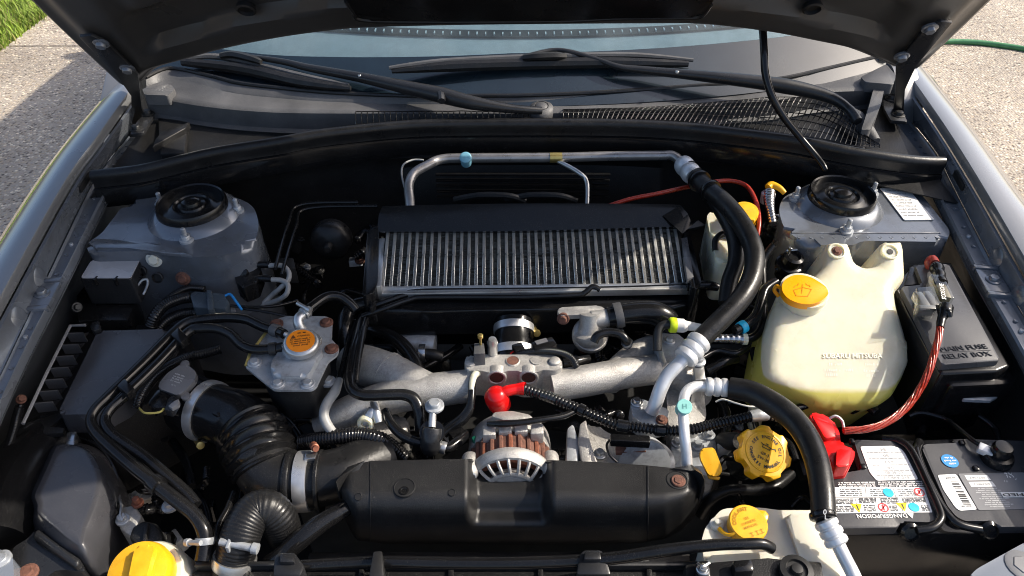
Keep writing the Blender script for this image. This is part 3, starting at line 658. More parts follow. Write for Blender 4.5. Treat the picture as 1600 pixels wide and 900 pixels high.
# ============================================================ things in the bay
def onquad(q, z):
    """q = four photo corners (top-left, top-right, bottom-right, bottom-left) on height z -> f(s, t)"""
    def f(s, t, dz=0):
        a = [q[0][i] + (q[1][i] - q[0][i]) * s for i in (0, 1)]; b = [q[3][i] + (q[2][i] - q[3][i]) * s for i in (0, 1)]
        return P(a[0] + (b[0] - a[0]) * t, a[1] + (b[1] - a[1]) * t, z + dz)
    return f
def onplane(q, p0, n):
    def f(s, t, dz=0):
        a = [q[0][i] + (q[1][i] - q[0][i]) * s for i in (0, 1)]; b = [q[3][i] + (q[2][i] - q[3][i]) * s for i in (0, 1)]
        return PL(a[0] + (b[0] - a[0]) * t, a[1] + (b[1] - a[1]) * t, p0, n) + Vector(n).normalized() * dz
    return f
def ringloft(loops, cap=True):
    bm = bmesh.new(); g = [[bm.verts.new(V(p)) for p in l] for l in loops]; n = len(g[0])
    for a, b in zip(g, g[1:]):
        for k in range(n): bm.faces.new((a[k], a[(k + 1) % n], b[(k + 1) % n], b[k]))
    if cap: bm.faces.new(g[-1]); bm.faces.new(g[0][::-1])
    return bm
def stroke(bm, pts, w_, n):
    """flat line of width w_ through points on a surface of normal n"""
    for a, b in zip(pts, pts[1:]):
        t = (b - a).normalized(); s = Vector(n).cross(t).normalized() * w_ / 2
        bm.faces.new([bm.verts.new(p) for p in (a - s - t * w_ * .3, b - s + t * w_ * .3, b + s + t * w_ * .3, a + s - t * w_ * .3)])
# ------------------------------------------------ intercooler
ic = thing('intercooler', 'finned aluminium intercooler across the back of the bay', 'intercooler', (830, 405, .80))
TLc, TRc, BLc, BRc = P(602, 362, .868), P(1062, 355, .868), P(594, 448, .832), P(1077, 442, .832)
icn = (BRc - BLc).cross(TLc - BLc).normalized(); icn = icn if icn.z > 0 else -icn
fp = obj('fin_pack', prism([BLc - icn * .003, BRc - icn * .003, TRc - icn * .003, TLc - icn * .003], icn, .05, 0), findark, ic, flat=True)
NB = 40
for k in range(NB):
    t = (k + .35) / NB; a = TLc.lerp(TRc, t); b = BLc.lerp(BRc, t); d = (a - b).normalized(); s = icn.cross(d).normalized() * .0026
    obj('tube', prism([b - s, b + s, a + s, a - s], icn, .006, .0007, 1), fingrey, ic)
# wavy fin strips between the tubes
bm = bmesh.new(); rnd = random.Random(5)
for k in range(NB - 1):
    t = (k + .85) / NB; a = TLc.lerp(TRc, t); b = BLc.lerp(BRc, t); d = a - b; s = icn.cross(d).normalized() * .0036
    for j in range(56):
        if rnd.random() < .02: continue
        p = b + d * ((j + .5) / 56); w_ = d.normalized() * .0004; tl_ = icn * rnd.uniform(-.0024, -.0014) + d.normalized() * rnd.uniform(-.0006, .0006)
        bm.faces.new([bm.verts.new(q) for q in (p - s - w_ - icn * .0025, p + s - w_ - icn * .0025, p + s + w_ + tl_, p - s + w_ + tl_)])
obj('fin', bm, fincol, ic, kind='stuff', flat=True)
obj('core_frame', slab([(588, 447), (1079, 440.5), (1081, 451), (586, 459)], z=.834, depth=.012, bev=.002), alu, ic)
obj('core_frame', slab([(592, 372), (602, 371), (596, 446), (585, 448)], z=.85, depth=.02, bev=.002), alu, ic)
obj('shroud', loft([[(598, 322, .90), (800, 318, .905), (1040, 319, .90), (1056, 324, .896)], [(592, 335, .893), (800, 333, .895), (1050, 330, .893), (1066, 340, .887)], [(590, 352, .880), (800, 351, .882), (1054, 346, .880), (1072, 352, .876)], [(592, 362, .8735), (800, 361, .874), (1060, 354, .874), (1068, 357, .872)], [(593, 364, .866), (800, 364, .866), (1060, 358, .866), (1068, 360, .866)]], 10, .003), gplast, ic)
obj('end_tank', slab([(574, 362), (592, 350), (590, 440), (584, 458), (566, 462)], z=.852, depth=.06, bev=.006, rc=.006), gplast, ic)
obj('end_tank', slab([(1068, 354), (1076, 356), (1096, 440), (1090, 452), (1080, 448)], z=.852, depth=.06, bev=.006, rc=.004), gplast, ic)
obj('side_plate', slab([(1064, 372), (1074, 370), (1084, 432), (1074, 436)], z=.856, depth=.01, bev=.001), greyp, ic)
obj('lower_tray', slab([(576, 462), (1090, 454), (1094, 470), (1050, 480), (660, 486), (570, 484)], z=.815, depth=.05, bev=.008, seg=3), gplast, ic)
pts = [(572, 482, .82), (600, 472, .826), (632, 461, .828), (660, 456, .829), (850, 454, .829), (1000, 451, .829), (1088, 447, .829)]
obj('rail', tube(pts, 5.5, 10), gplast, ic)
pts = [(566, 494, .815), (600, 482, .824), (640, 468, .826), (668, 464, .827), (800, 464, .827), (898, 461, .827), (914, 457, .83), (926, 448, .836), (937, 453, .832)]
obj('rail', tube(pts, 4.5, 10), gplast, ic)
obj('outlet_stub', tube([(1072, 447, .835), (1084, 446, .835), (1108, 446, .835), (1122, 449, .832)], [8, 8, 8, 6], 14), gplast, ic)
for u, v in ((704, 496), (852, 493)):
    b_ = obj('bracket', slab([(u - 16, v - 26), (u + 10, v - 27), (u + 10, v - 7), (u - 16, v - 6)], z=.80, depth=.012, bev=.002), gplast, ic)
    hexbolt(b_, P(u, v, .79), .0055, .006, (0, -1, .5), rust)
obj('end_bracket', slab([(576, 446), (590, 450), (586, 478), (576, 480)], z=.835, depth=.02, bev=.004), gplast, ic)
for u in (770, 850): obj('back_pipe', tube([(u - 60, 312, .86), (u - 20, 305, .875), (u + 25, 306, .875), (u + 50, 314, .86)], 5, 8), darkmetal, ic)
# ------------------------------------------------ pipes along the firewall
ap = hose('aluminium_pipe', 'bent aluminium pipe running along the firewall behind the intercooler', 'pipe',
          [(642, 330, .87), (640, 310, .885), (639, 288, .897), (648, 270, .903), (668, 258, .905), (690, 249, .905), (730, 247, .905), (868, 246, .905), (950, 244, .905), (1030, 243, .905), (1050, 243, .905), (1064, 252, .90)], 7.5, pipem, n=14)
obj('brass_sleeve', tube([(859, 246.3, .905), (878, 246, .905)], 8.3, 14), brass, ap)
obj('service_cap', lathe(P(728, 250, .908), (0, -.55, .8), [(.0095, -.012), (.0095, .006), (.0105, .007), (.0105, .011), (.0095, .012), (.007, .0125), (0, .012)], 24), tealc, ap)
obj('branch_pipe', tube([(872, 252, .90), (890, 261, .90), (906, 271, .898), (915, 280, .89), (918, 296, .88), (917, 326, .865)], 3.6, 10), alu, ap)
hose('wire', 'thin grey wire bent down beside the left end of the firewall pipe', 'wire', [(640, 330, .875), (634, 300, .885), (628, 275, .895), (630, 258, .905), (645, 250, .907), (662, 250, .907)], 1.6, greytube, n=6)
# ------------------------------------------------ big AC hose
pts = [(1074, 262, .905), (1084, 272, .908), (1098, 288, .912), (1132, 317, .915), (1160, 352, .913), (1178, 392, .905), (1176, 430, .895), (1158, 466, .885), (1126, 500, .872), (1092, 533, .858), (1080, 545, .852)]
ach = hose('refrigerant_hose', 'long thick black hose sweeping from the firewall pipe down past the intercooler', 'hose', pts, [14, 14, 15, 15.5, 16, 16, 15.5], rubber, n=18)
def crimp(parent, a, b, r, n=3, m=alub):
    a = V(a); b = V(b); d = b - a; L_ = d.length; k = px(a); prof = [(r * k * .8, 0)]
    for i in range(n):
        x0 = L_ * i / n; x1 = L_ * (i + 1) / n; w_ = x1 - x0
        prof += [(r * k * .86, x0 + w_ * .05), (r * k, x0 + w_ * .2), (r * k * 1.04, x0 + w_ * .5), (r * k, x0 + w_ * .8), (r * k * .86, x0 + w_ * .95)]
    prof += [(r * k * .8, L_)]
    return obj('crimp_collar', lathe(a, d, prof, 28), m, parent)
crimp(ach, (1066, 255, .903), (1084, 276, .91), 15, 2)
crimp(ach, (1096, 530, .862), (1068, 562, .848), 19, 3)
obj('elbow', tube([(1072, 557, .85), (1058, 571, .843), (1043, 587, .833), (1032, 608, .82), (1025, 628, .805), (1017, 645, .79)], [11, 11, 11, 11, 11, 10], 16), alub, ach)
for f in (.12, .2): clamp(ach, pts, f, 16.5, .007, gplast)
ft = obj('flange_block', slab([(985, 628), (1000, 622), (1046, 640), (1040, 660), (1012, 668), (988, 650)], z=.785, depth=.03, bev=.003, rc=.004), zincc, ach)
hexbolt(ft, (995, 629, .787), .006, .007); hexbolt(ft, (1034, 656, .787), .0055, .004, m=rust)
pts = [(1092, 288, .895), (1112, 308, .897), (1132, 338, .893), (1148, 372, .886), (1150, 408, .876), (1140, 440, .862), (1134, 475, .845)]
h2_ = hose('coolant_hose', 'shorter dark hose running inside the curve of the thick black hose', 'hose', pts, [9, 11, 12, 13, 13, 13, 12], rubber, n=14, clamps=((.1, 11, .008, gplast),))
hose('thin_hose', 'thin black hose looped beside the brake fluid reservoir', 'hose', [(1118, 392, .86), (1118, 376, .868), (1128, 366, .87), (1142, 368, .868), (1150, 380, .86)], 5, rubber)
hose('red_cable', 'thin dark red cable crossing the firewall to the right strut tower', 'cable', [(950, 322, .885), (985, 311, .89), (1030, 302, .893), (1075, 292, .893), (1115, 284, .893), (1145, 283, .892), (1168, 292, .888), (1182, 318, .88), (1186, 350, .87), (1180, 385, .85)], 3.6, redcab, n=8)
# ------------------------------------------------ brake reservoir
br = obj('brake_fluid_reservoir', slab([(1104, 336), (1114, 328), (1136, 338), (1160, 352), (1176, 364), (1166, 410), (1120, 408), (1112, 380)], z=.862, depth=.08, bev=.008, seg=3, rc=.01), ivory, None, 'small ivory reservoir with a yellow cap behind the thick black hose', 'reservoir')
obj('cap', lathe(P(1163, 338, .872), (0, -.1, 1), [(.021, -.01), (.021, .012), (.019, .016), (.0, .017)] , 28), yellow, br)
obj('cap_tab', slab([(1146, 319), (1174, 316), (1183, 332), (1180, 345), (1148, 336)], z=.893, depth=.005, bev=.001, rc=.004), yellow, br)
# ------------------------------------------------ fittings by the right strut tower
yf = hose('hose_fitting', 'ribbed steel fitting with a yellow elbow left of the right strut tower', 'fitting', [(1202, 300, .885), (1202, 318, .88), (1206, 340, .872), (1208, 350, .868)], [9, 8, 6, 6], steel, n=12, corr=(.006, .0012))
obj('elbow', tube([(1200, 293, .89), (1206, 289, .892), (1218, 294, .89), (1226, 302, .885)], [6, 6, 5, 4], 10), yellow, yf)
obj('crimp_ring', lathe(P(1201, 300, .886), (0, .2, 1), [(.011, -.02), (.012, -.016), (.012, -.002), (.010, 0), (0, 0)], 20), alub, yf)
for (u, v, lab) in ((1206, 358, 'glossy black hexagonal valve below the ribbed steel fitting'), (1234, 412, 'glossy black valve beside the orange washer cap')):
    vb = obj('valve', lathe(P(u, v, .835), (.1, -.2, 1), [(.014, -.03), (.016, -.01), (.022, -.008), (.022, .001), (.018, .003), (.015, .003), (.014, .012), (.016, .013), (.016, .018), (.011, .02), (.010, .016), (0, .016)], 20), gplast, None, lab, 'valve', 'black valves by the right strut tower')
    c = P(u, v - 22, .862)
    obj('stem', joinbm(lathe(c, (.2, 0, 1), [(.003, -.02), (.003, .004), (0, .005)], 8), sweep([c + Vector((-.005, 0, -.002)), c + Vector((.012, 0, .0))], lambda i, p: .0018, 6)), steel, vb)
    obj('valve_port', tube([(u - 12, v + 6, .83), (u - 22, v + 10, .825)], 6, 10), gplast, vb)
hose('fuel_hose', 'black hose rising from the lime fitting to the upper valve', 'hose', [(1148, 517, .83), (1165, 508, .832), (1182, 492, .835), (1190, 468, .84), (1196, 452, .845), (1213, 440, .848)], [8, 8, 8, 8, 8, 7], gplast, n=12, clamps=((.12, 8.6, .01, cyan),))
hose('fuel_hose', 'black hose running under the fuel fittings towards the washer tank', 'hose', [(1160, 531, .81), (1178, 526, .812), (1190, 510, .815), (1193, 480, .82), (1192, 440, .83), (1192, 410, .842), (1200, 395, .852), (1208, 384, .86)], [7, 7, 7, 6, 6, 6, 6], gplast, n=12)
ff = hose('fuel_fitting', 'white quick connector with a lime green collar', 'fitting', [(1046, 508, .84), (1054, 508, .84), (1068, 509, .84), (1072, 509, .84), (1090, 511, .84), (1104, 513, .838)], [9, 11, 11, 8, 6, 5], white, n=14)
obj('collar', lathe(P(1052, 508, .84), (-1, 0, .05), [(.011, -.004), (.0115, 0), (.0115, .004), (.010, .006), (.006, .006), (.006, .002), (0, .002)], 24), lime, ff)
obj('pipe', tube([(1046, 507, .84), (1035, 509, .838), (1028, 520, .832), (1027, 548, .815)], 7, 12), darkmetal, ff)
fg = hose('fuel_fitting', 'clear and steel quick connector with a pale collar', 'fitting', [(1114, 530, .82), (1124, 529, .82), (1132, 529, .82), (1150, 529, .82), (1163, 530, .82)], [5, 7, 7, 8, 8], steel, n=12, corr=(.008, .001))
obj('collar', tube([(1160, 530, .82), (1167, 530, .82)], 9, 14), ivory, fg)
for k, (pts, r) in enumerate(([[(1096, 560, .80), (1120, 548, .80), (1150, 552, .80), (1170, 540, .80)], 5], [[(1105, 580, .78), (1130, 566, .79), (1150, 560, .785)], 8], [[(1176, 545, .78), (1182, 575, .77), (1176, 600, .75)], 6], [[(1168, 440, .82), (1150, 460, .81), (1130, 500, .80)], 6])):
    hose('small_hose', ['black hose tucked below the pale collared connector', 'stubby black hose beside the white ribbed collar', 'black hose dropping down left of the washer tank', 'black hose hidden under the bend of the thick hose'][k], 'hose', pts, r, gplast)
# ------------------------------------------------ washer reservoir
wp0 = P(1330, 382, .90); wn_ = Vector((0, -.40, .917)).normalized()
ol = [(1289, 384), (1296, 381), (1320, 381), (1325, 386), (1336, 417), (1352, 420), (1368, 417), (1372, 386), (1378, 380), (1404, 379), (1410, 386), (1413, 436), (1404, 450), (1396, 458), (1399, 478), (1408, 508), (1417, 540), (1418, 566), (1408, 592), (1392, 620), (1372, 634), (1330, 640), (1280, 640), (1240, 622), (1204, 604), (1192, 590), (1192, 560), (1200, 515), (1210, 482), (1222, 458), (1262, 440), (1280, 424), (1287, 414)]
wr = obj('washer_fluid_reservoir', pillow(ol, ((1330, 382, .90), wn_), .10, .013, .020, rc=.008), ivory, None, 'large ivory washer fluid reservoir with an orange flip cap', 'reservoir')
def fluid_mat():
    m = ivory.copy(); m.name = 'fluid_filled_plastic'; N = m.node_tree.nodes; L = m.node_tree.links; b = N['Principled BSDF']
    g = N.new('ShaderNodeNewGeometry'); s = N.new('ShaderNodeSeparateXYZ'); L.new(g.outputs['Position'], s.inputs[0])
    mr = N.new('ShaderNodeMapRange'); zf = PL(1300, 608, wp0 + wn_ * .012, wn_).z; mr.inputs[1].default_value = zf - .002; mr.inputs[2].default_value = zf + .0015; L.new(s.outputs[2], mr.inputs[0])
    mx = N.new('ShaderNodeMix'); mx.data_type = 'RGBA'; mx.inputs[6].default_value = (.48, .44, .10, 1)
    src = b.inputs['Base Color'].links[0].from_socket; L.new(mr.outputs[0], mx.inputs[0]); L.new(src, mx.inputs[7]); L.new(mx.outputs[2], b.inputs['Base Color']); return m
wr.data.materials[0] = fluid_mat()
obj('side_tank', slab([(1196, 520), (1208, 500), (1212, 600), (1196, 606), (1188, 590)], z=.80, depth=.1, bev=.01, seg=3, rc=.01), ivory, wr)
k_ = PL(1340, 450, wp0, wn_)
for u, v, m in ((1307, 393, rust), (1390, 394, dark)):
    q = PL(u, v, wp0 + wn_ * .0118, wn_)
    obj('mount_boss', lathe(q, wn_, [(.0135, -.002), (.013, .003), (.011, .0035), (.0095, .001), (0, .001)], 24), ivory, wr)
    if m is rust: hexbolt(wr, q + wn_ * .001, .0052, .004, wn_, rust)
    else: obj('mount_slot', lathe(q + wn_ * .0012, wn_, [(.0045, 0), (.0045, .0009), (0, .0009)], 16), dark, wr)
nk = P(1256, 456, .883)
obj('filler_neck', lathe(nk, (0, -.12, 1), [(.034, -.06), (.033, -.03), (.031, -.006), (.034, -.004), (.034, .004), (0, .004)], 36), ivory, wr)
wc = obj('flip_cap', slab([(1221, 446), (1226, 437), (1238, 430), (1252, 429), (1268, 433), (1284, 443), (1297, 453), (1292, 463), (1282, 471), (1266, 476), (1248, 474), (1232, 467), (1223, 457)], pl=((1256, 452, .893), (0, -.12, 1)), depth=.011, bev=.0025, seg=3, rc=.008), orange, wr)
cn = Vector((0, -.12, 1)).normalized(); cq = P(1256, 452, .893)
bm = bmesh.new(); fu = lambda u, v: PL(u, v, cq + cn * .0004, cn)
stroke(bm, [fu(1240, 453), fu(1244, 462), fu(1262, 463), fu(1268, 452)], .0011, cn); stroke(bm, [fu(1240, 453), fu(1254, 449), fu(1268, 452)], .0011, cn); stroke(bm, [fu(1253, 458), fu(1254, 444)], .0011, cn)
for a, b in (((1246, 446), (1248, 443)), ((1262, 446), (1259, 443)), ((1241, 449), (1243, 446)), ((1266, 448), (1264, 445))): stroke(bm, [fu(*a), fu(*b)], .0011, cn)
obj('washer_symbol', bm, mat('moulded_orange', (.55, .2, .0), .4), wc, flat=True)
obj('cap_tether', tube([(1222, 452, .888), (1214, 447, .886), (1210, 454, .88), (1217, 463, .874)], 3, 8), orange, wr)
obj('breather_tube', tube([(1216, 470, .858), (1212, 500, .845), (1205, 560, .80), (1202, 590, .775)], 1.6, 6), darkmetal, wr)
fp_ = onplane([(1280, 548), (1400, 548), (1400, 590), (1280, 590)], wp0 + wn_ * .0131, wn_)
emb = mat('raised_ivory', (.84, .80, .64), .3, sss=.2)
bm = bmesh.new(); xd = (fp_(1, 0) - fp_(0, 0)).normalized(); yd = (fp_(0, 0) - fp_(0, 1)).normalized()
text(bm, 'SUBARU MITSUBA', fp_(.43, .2), xd, yd, wd=(fp_(.78, 0) - fp_(0, 0)).length, ht=.0075, bold=.02, thick=.001)
for s, t, w_ in ((.22, .5, .02), (.68, .5, .018), (.18, .72, .024), (.40, .72, .012), (.68, .74, .022), (.18, .9, .02), (.68, .92, .014)): scribble(bm, fp_(s, t, .0001), xd, yd, w_, .004, int(s * 99 + t * 50))
obj('moulded_lettering', bm, emb, wr, flat=True)
# ------------------------------------------------ fuse box
fb = obj('fuse_box', slab([(1398, 452), (1404, 440), (1424, 412), (1487, 408), (1580, 572), (1560, 580), (1470, 584)], z=.862, depth=.12, bev=.005, seg=3), gplast, None, 'dark grey main fuse box between the washer reservoir and the right rail', 'fuse box')
lid = obj('lid', slab([(1430, 414), (1482, 412.5), (1563, 563), (1472, 570), (1408, 448), (1442, 445)], z=.872, depth=.012, bev=.003, seg=3, rc=.004), mat('fuse_lid_plastic', (.07, .07, .073), .3, bump=(350, .12), vs=18, dust=.2), fb)
obj('lid_wedge', slab([(1422, 416), (1430, 415), (1441, 443), (1412, 446)], z=.864, depth=.02, bev=.002), satin, fb)
lz = .8724; a = P(1468, 546, lz); b = P(1544, 541, lz); xd = (b - a).normalized(); yd = Z.cross(xd)
bm = bmesh.new()
text(bm, 'MAIN FUSE', P(1505, 543.5, lz), xd, yd, wd=px(a, 76), ht=.0085, bold=.0, thick=.0009)
text(bm, 'RELAY BOX', P(1511, 555, lz), xd, yd, wd=px(a, 76), ht=.0085, bold=.0, thick=.0009)
stroke(bm, [P(1470, 550.5, lz), P(1548, 547, lz)], .0008, Z)
obj('raised_lettering', bm, satin, lid, flat=True)
obj('front_skirt', slab([(1468, 574), (1572, 567), (1592, 594), (1575, 600), (1486, 604)], z=.845, depth=.06, bev=.006), gplast, fb)
bk = obj('mounting_bracket', slab([(1486, 597), (1536, 596), (1562, 618), (1548, 626), (1506, 624)], z=.82, depth=.005, bev=.001), zincc, fb); hexbolt(bk, (1519, 608, .82), .009, .006, m=zincc)
# ------------------------------------------------ inline fuse and red power cable
ps = resample(spline([V(q) for q in [(1469, 508, .888), (1467, 525, .885), (1461, 548, .878), (1452, 578, .868), (1438, 607, .855), (1415, 638, .845), (1385, 660, .84), (1355, 670, .838), (1318, 673, .836)]], 10), .002)
bm = sweep(ps, lambda i, p: .0034, 8)
for k in range(7):
    st_ = []
    for i, p in enumerate(ps):
        t = (ps[min(i + 1, len(ps) - 1)] - ps[max(i - 1, 0)]).normalized(); a = t.cross(Z).normalized(); b = a.cross(t); an = i * .085 + k * 2 * math.pi / 7
        st_.append(p + (a * math.cos(an) + b * math.sin(an)) * .0034)
    sweep(st_, lambda i, p: .0014, 6, bm=bm)
obj('power_cable', bm, redcab, None, 'translucent red twisted power cable from the fuse holder to the battery terminal', 'cable', ang=60)
ih = thing('inline_fuse', 'clear inline fuse holder wrapped in black tape lying on the fuse box lid', 'fuse holder', (1465, 460, .873))
obj('fuse_window', box(P(1472, 446, .902), .020, .052, .018, rz=R(-9), bev=.002), clearp, ih)
obj('fuse_core', box(P(1473, 448, .896), .013, .046, .010, rz=R(-9), bev=.002), mat('amber_core', (.16, .13, .07), .3), ih)
bm = bmesh.new(); xd = (P(1475, 470, .9024) - P(1470, 442, .9024)).normalized()
text(bm, 'SCOSCHE', P(1473, 455, .9024) , -xd, Z.cross(-xd), wd=.036, ht=.006, bold=.02); obj('lettering', bm, white, ih, flat=True)
obj('clear_cover', slab([(1432, 449), (1462, 446), (1463, 482), (1435, 485)], z=.898, depth=.02, bev=.0015), clearp, ih)
bm = box(P(1441, 466, .896), .012, .030, .012, bev=.001); bm = box(P(1456, 465, .896), .010, .030, .012, bev=.001, bm0=bm); bm = box(P(1448, 479, .896), .026, .007, .014, bev=.001, bm0=bm)
obj('cover_rib', bm, mat('smoked_clear', (.10, .095, .085), .15, coat=1), ih)
def tape(pts, r): return obj('tape_wrap', tube(pts, r, 14, 10, wob=.45), gplast, ih)
tape([(1461, 412, .885), (1464, 420, .892), (1468, 432, .895), (1471, 443, .896)], [7, 9, 10, 10])
tape([(1478, 480, .896), (1476, 488, .895), (1471, 500, .891), (1469, 512, .888)], [10, 11, 8, 7.5])
tape([(1472, 485, .898), (1482, 488, .9), (1484, 496, .896)], [5, 6, 4])
obj('cable_end', tube([(1453, 420, .872), (1452, 410, .88), (1457, 405, .883), (1461, 412, .885)], [6, 7, 7, 7], 10), mat('dark_red', (.25, .035, .025), .35), ih)
# ------------------------------------------------ battery
ba = thing('battery', 'black car battery with white warning stickers in the right front corner', 'battery', (1450, 760, .62))
obj('case', slab([(1312, 690), (1500, 686), (1640, 690), (1680, 834), (1300, 834)], z=.788, depth=.17, bev=.004, seg=2), gplast, ba)
l1 = obj('cover', slab([(1300, 742), (1348, 734), (1334, 687), (1396, 689), (1410, 696), (1420, 708), (1463, 803), (1462, 811), (1452, 816), (1408, 814), (1404, 824), (1300, 826)], z=.802, depth=.014, bev=.003, seg=3, rc=.0035), battm, ba)
l2 = obj('cover', slab([(1440, 699), (1446, 694), (1497, 692), (1502, 686), (1640, 690), (1690, 822), (1560, 823), (1555, 814), (1508, 814), (1494, 807), (1480, 790)], z=.802, depth=.014, bev=.003, seg=3, rc=.0035), battm, ba)
obj('carry_strap', tube([(1380, 686, .795), (1404, 689, .803), (1424, 704, .806), (1448, 752, .806), (1468, 797, .806), (1469, 813, .806), (1456, 825, .805), (1432, 829, .803)], 6.5, 12), gplast, ba)
obj('carry_strap', tube([(1436, 690, .80), (1432, 704, .806), (1440, 730, .806), (1462, 776, .806), (1482, 806, .806), (1500, 820, .806), (1532, 827, .803)], 6.5, 12), gplast, ba)
for u, v in ((1419, 829), (1541, 826)): obj('strap_lug', lathe(P(u, v, .79), (0, -.8, .5), [(.012, -.012), (.012, .006), (.009, .009), (.008, .006), (0, .006)], 20), gplast, ba)
for u, v in ((1349, 727), (1332, 688), (1526, 730), (1504, 690)): obj('cover_clip', box(P(u, v, .806), .007, .007, .006, bev=.0015), gplast, ba)
obj('tray', slab([(1290, 838), (1640, 834), (1660, 858), (1290, 860)], z=.70, depth=.02, bev=.003), satin, ba)
SZ = .8024
def sticker(pts, m, parent, rc=.003, z=SZ, name='sticker'): return obj(name, slab(pts, z=z + .0004, depth=.0006, bev=0, rc=rc), m, parent, flat=True)
s1 = sticker([(1344, 697.5), (1395, 696.5), (1408, 701), (1414, 708), (1435, 749), (1370, 751), (1359, 738)], white, l1)
f = onquad([(1344, 697), (1411, 697), (1437, 749), (1368, 751)], SZ + .0006); bm = bmesh.new(); xd = f(0, .5) - f(1, .5); yd = f(.5, 1) - f(.5, 0)
for k, (t, s, wd) in enumerate(((.1, '84', .007), (.28, '80', .007), (.47, '612', .012), (.64, '75A', .012), (.78, 'L2-40-80', .022), (.93, '610-A4R5-2', .032))):
    text(bm, s, f(.5, t), xd, yd, wd=wd, ht=.0042, bold=.0)
    if t < .9: scribble(bm, f(.5, t + .085), xd, yd, .048, .0014, k)
obj('print', bm, inkg, s1, flat=True)
bm = bmesh.new(); f = onquad([(1300, 753), (1440, 751), (1444, 760), (1300, 761)], SZ + .0004)
for j, t in enumerate((.2, .55, .9)): scribble(bm, f(.27, t), xd, yd, .046, .0021, j); scribble(bm, f(.75, t), xd, yd, .056, .0021, j + 9)
obj('print', bm, white, l1, flat=True)
s2 = sticker([(1300, 761.5), (1444, 761), (1457, 800.5), (1300, 802)], white, l1, .001)
f = onquad([(1300, 761), (1444, 761), (1457, 800), (1300, 802)], SZ + .0006); bm = bmesh.new()
cells = [(.08, .32, .05, .36), (.40, .64, .05, .36), (.70, .90, .05, .36), (.02, .22, .44, .66), (.27, .46, .42, .62), (.5, .68, .42, .66), (.72, .97, .42, .62), (.02, .22, .72, .96), (.32, .44, .68, .96), (.58, .66, .72, .96), (.90, .98, .72, .96)]
for ci, (s0, s1_, t0, t1) in enumerate(cells):
    n_ = 4; wd = (f(s1_, t0) - f(s0, t0)).length
    for k in range(n_): scribble(bm, f((s0 + s1_) / 2, t0 + (t1 - t0) * (k + .5) / n_), xd, yd, wd, .0018, ci * 7 + k)
for a, b in (((0, .4), (1, .4)), ((.36, 0), (.36, .4)), ((.24, .4), (.27, 1)), ((.5, .4), (.53, 1)), ((.68, .4), (.71, 1)), ((.66, 0), (.67, .4))): stroke(bm, [f(*a), f(*b)], .0004, Z)
obj('print', bm, ink, s2, flat=True)
def disc(parent, c, r, m, ring=False, name='symbol'):
    if ring:
        bm = bmesh.new(); n = 24; a = [bm.verts.new(c + Vector((math.cos(6.2832 * k / n), math.sin(6.2832 * k / n), 0)) * r) for k in range(n)]; b = [bm.verts.new(c + Vector((math.cos(6.2832 * k / n), math.sin(6.2832 * k / n), 0)) * r * .78) for k in range(n)]
        for k in range(n): bm.faces.new((a[k], a[(k + 1) % n], b[(k + 1) % n], b[k]))
        d = Vector((.7, .7, 0)) * r * .85; stroke(bm, [c - d, c + d], r * .22, Z); stroke(bm, [c + Vector((0, -r * .4, 0)), c + Vector((0, r * .5, 0))], r * .3, Z)
    else: bm = lathe(c, Z, [(r, 0), (r, .0002), (0, .0002)], 24)
    return obj(name, bm, m, parent, flat=True)
for s, t, m, rg in ((.60, .22, cyan, 0), (.93, .2, redp, 1), (.52, .80, redp, 1), (.83, .80, cyan, 0)): disc(s2, f(s, t, .0002), .0062, m, rg)
for s, t in ((.26, .80), (.72, .78)):
    c = f(s, t, .0002); bm = bmesh.new(); bm.faces.new([bm.verts.new(c + Vector(q)) for q in ((-.0068, .0056, 0), (0, -.0066, 0), (.0068, .0056, 0))])
    tr_ = obj('symbol', bm, mat('yellow_print', (.8, .6, .02), .4), s2, flat=True)
    bm = bmesh.new(); stroke(bm, [c + Vector((0, .0038, .0002)), c + Vector((0, -.0025, .0002))], .0014, Z)
    obj('print', bm, ink, s2, flat=True)
bm = bmesh.new(); f = onquad([(1340, 802), (1424, 801), (1426, 810), (1340, 811)], SZ + .0004)
text(bm, 'DANGER/POISON', f(.45, .5), xd, yd, wd=(f(.92, .5) - f(0, .5)).length, ht=.0058, bold=.02)
c = f(.985, .5); bm.faces.new([bm.verts.new(c + Vector(q)) for q in ((-.004, .003, 0), (0, -.004, 0), (.004, .003, 0))])
obj('lettering', bm, white, l1, flat=True)
c = P(1484, 720.5, SZ); st = obj('sticker', lathe(c, Z, [(.0102, 0), (.0102, .0006), (0, .0006)], 32), blue, l2, flat=True)
bm = bmesh.new(); [scribble(bm, c + Vector((0, 0, .0009)) + yd.normalized() * dy, xd, yd, wd_, .0026, k) for k, (dy, wd_) in enumerate(((.0045, .011), (0, .016), (-.0045, .011)))]; obj('print', bm, white, st, flat=True)
s3 = sticker([(1465, 742), (1494, 740.5), (1527, 796), (1500, 798), (1493, 793), (1474, 765)], white, l2)
f = onquad([(1467, 742), (1495, 741), (1526, 796), (1497, 797)], SZ + .0006); bm = bmesh.new(); rnd = random.Random(4)
for k in range(34):
    t = .2 + k * .0195
    if rnd.random() < .62: stroke(bm, [f(.46, t), f(.84, t + .01)], rnd.choice((.0005, .0008, .0012)), Z)
for t in (.1, .9): scribble(bm, f(.55, t), xd, yd, .012, .002, int(t * 10))
obj('barcode', bm, ink, s3, flat=True)
s4 = sticker([(1497, 740), (1600, 738), (1660, 794), (1529, 797)], greyst, l2, .002)
f = onquad([(1497, 740), (1600, 738), (1660, 794), (1529, 797)], SZ + .0007)
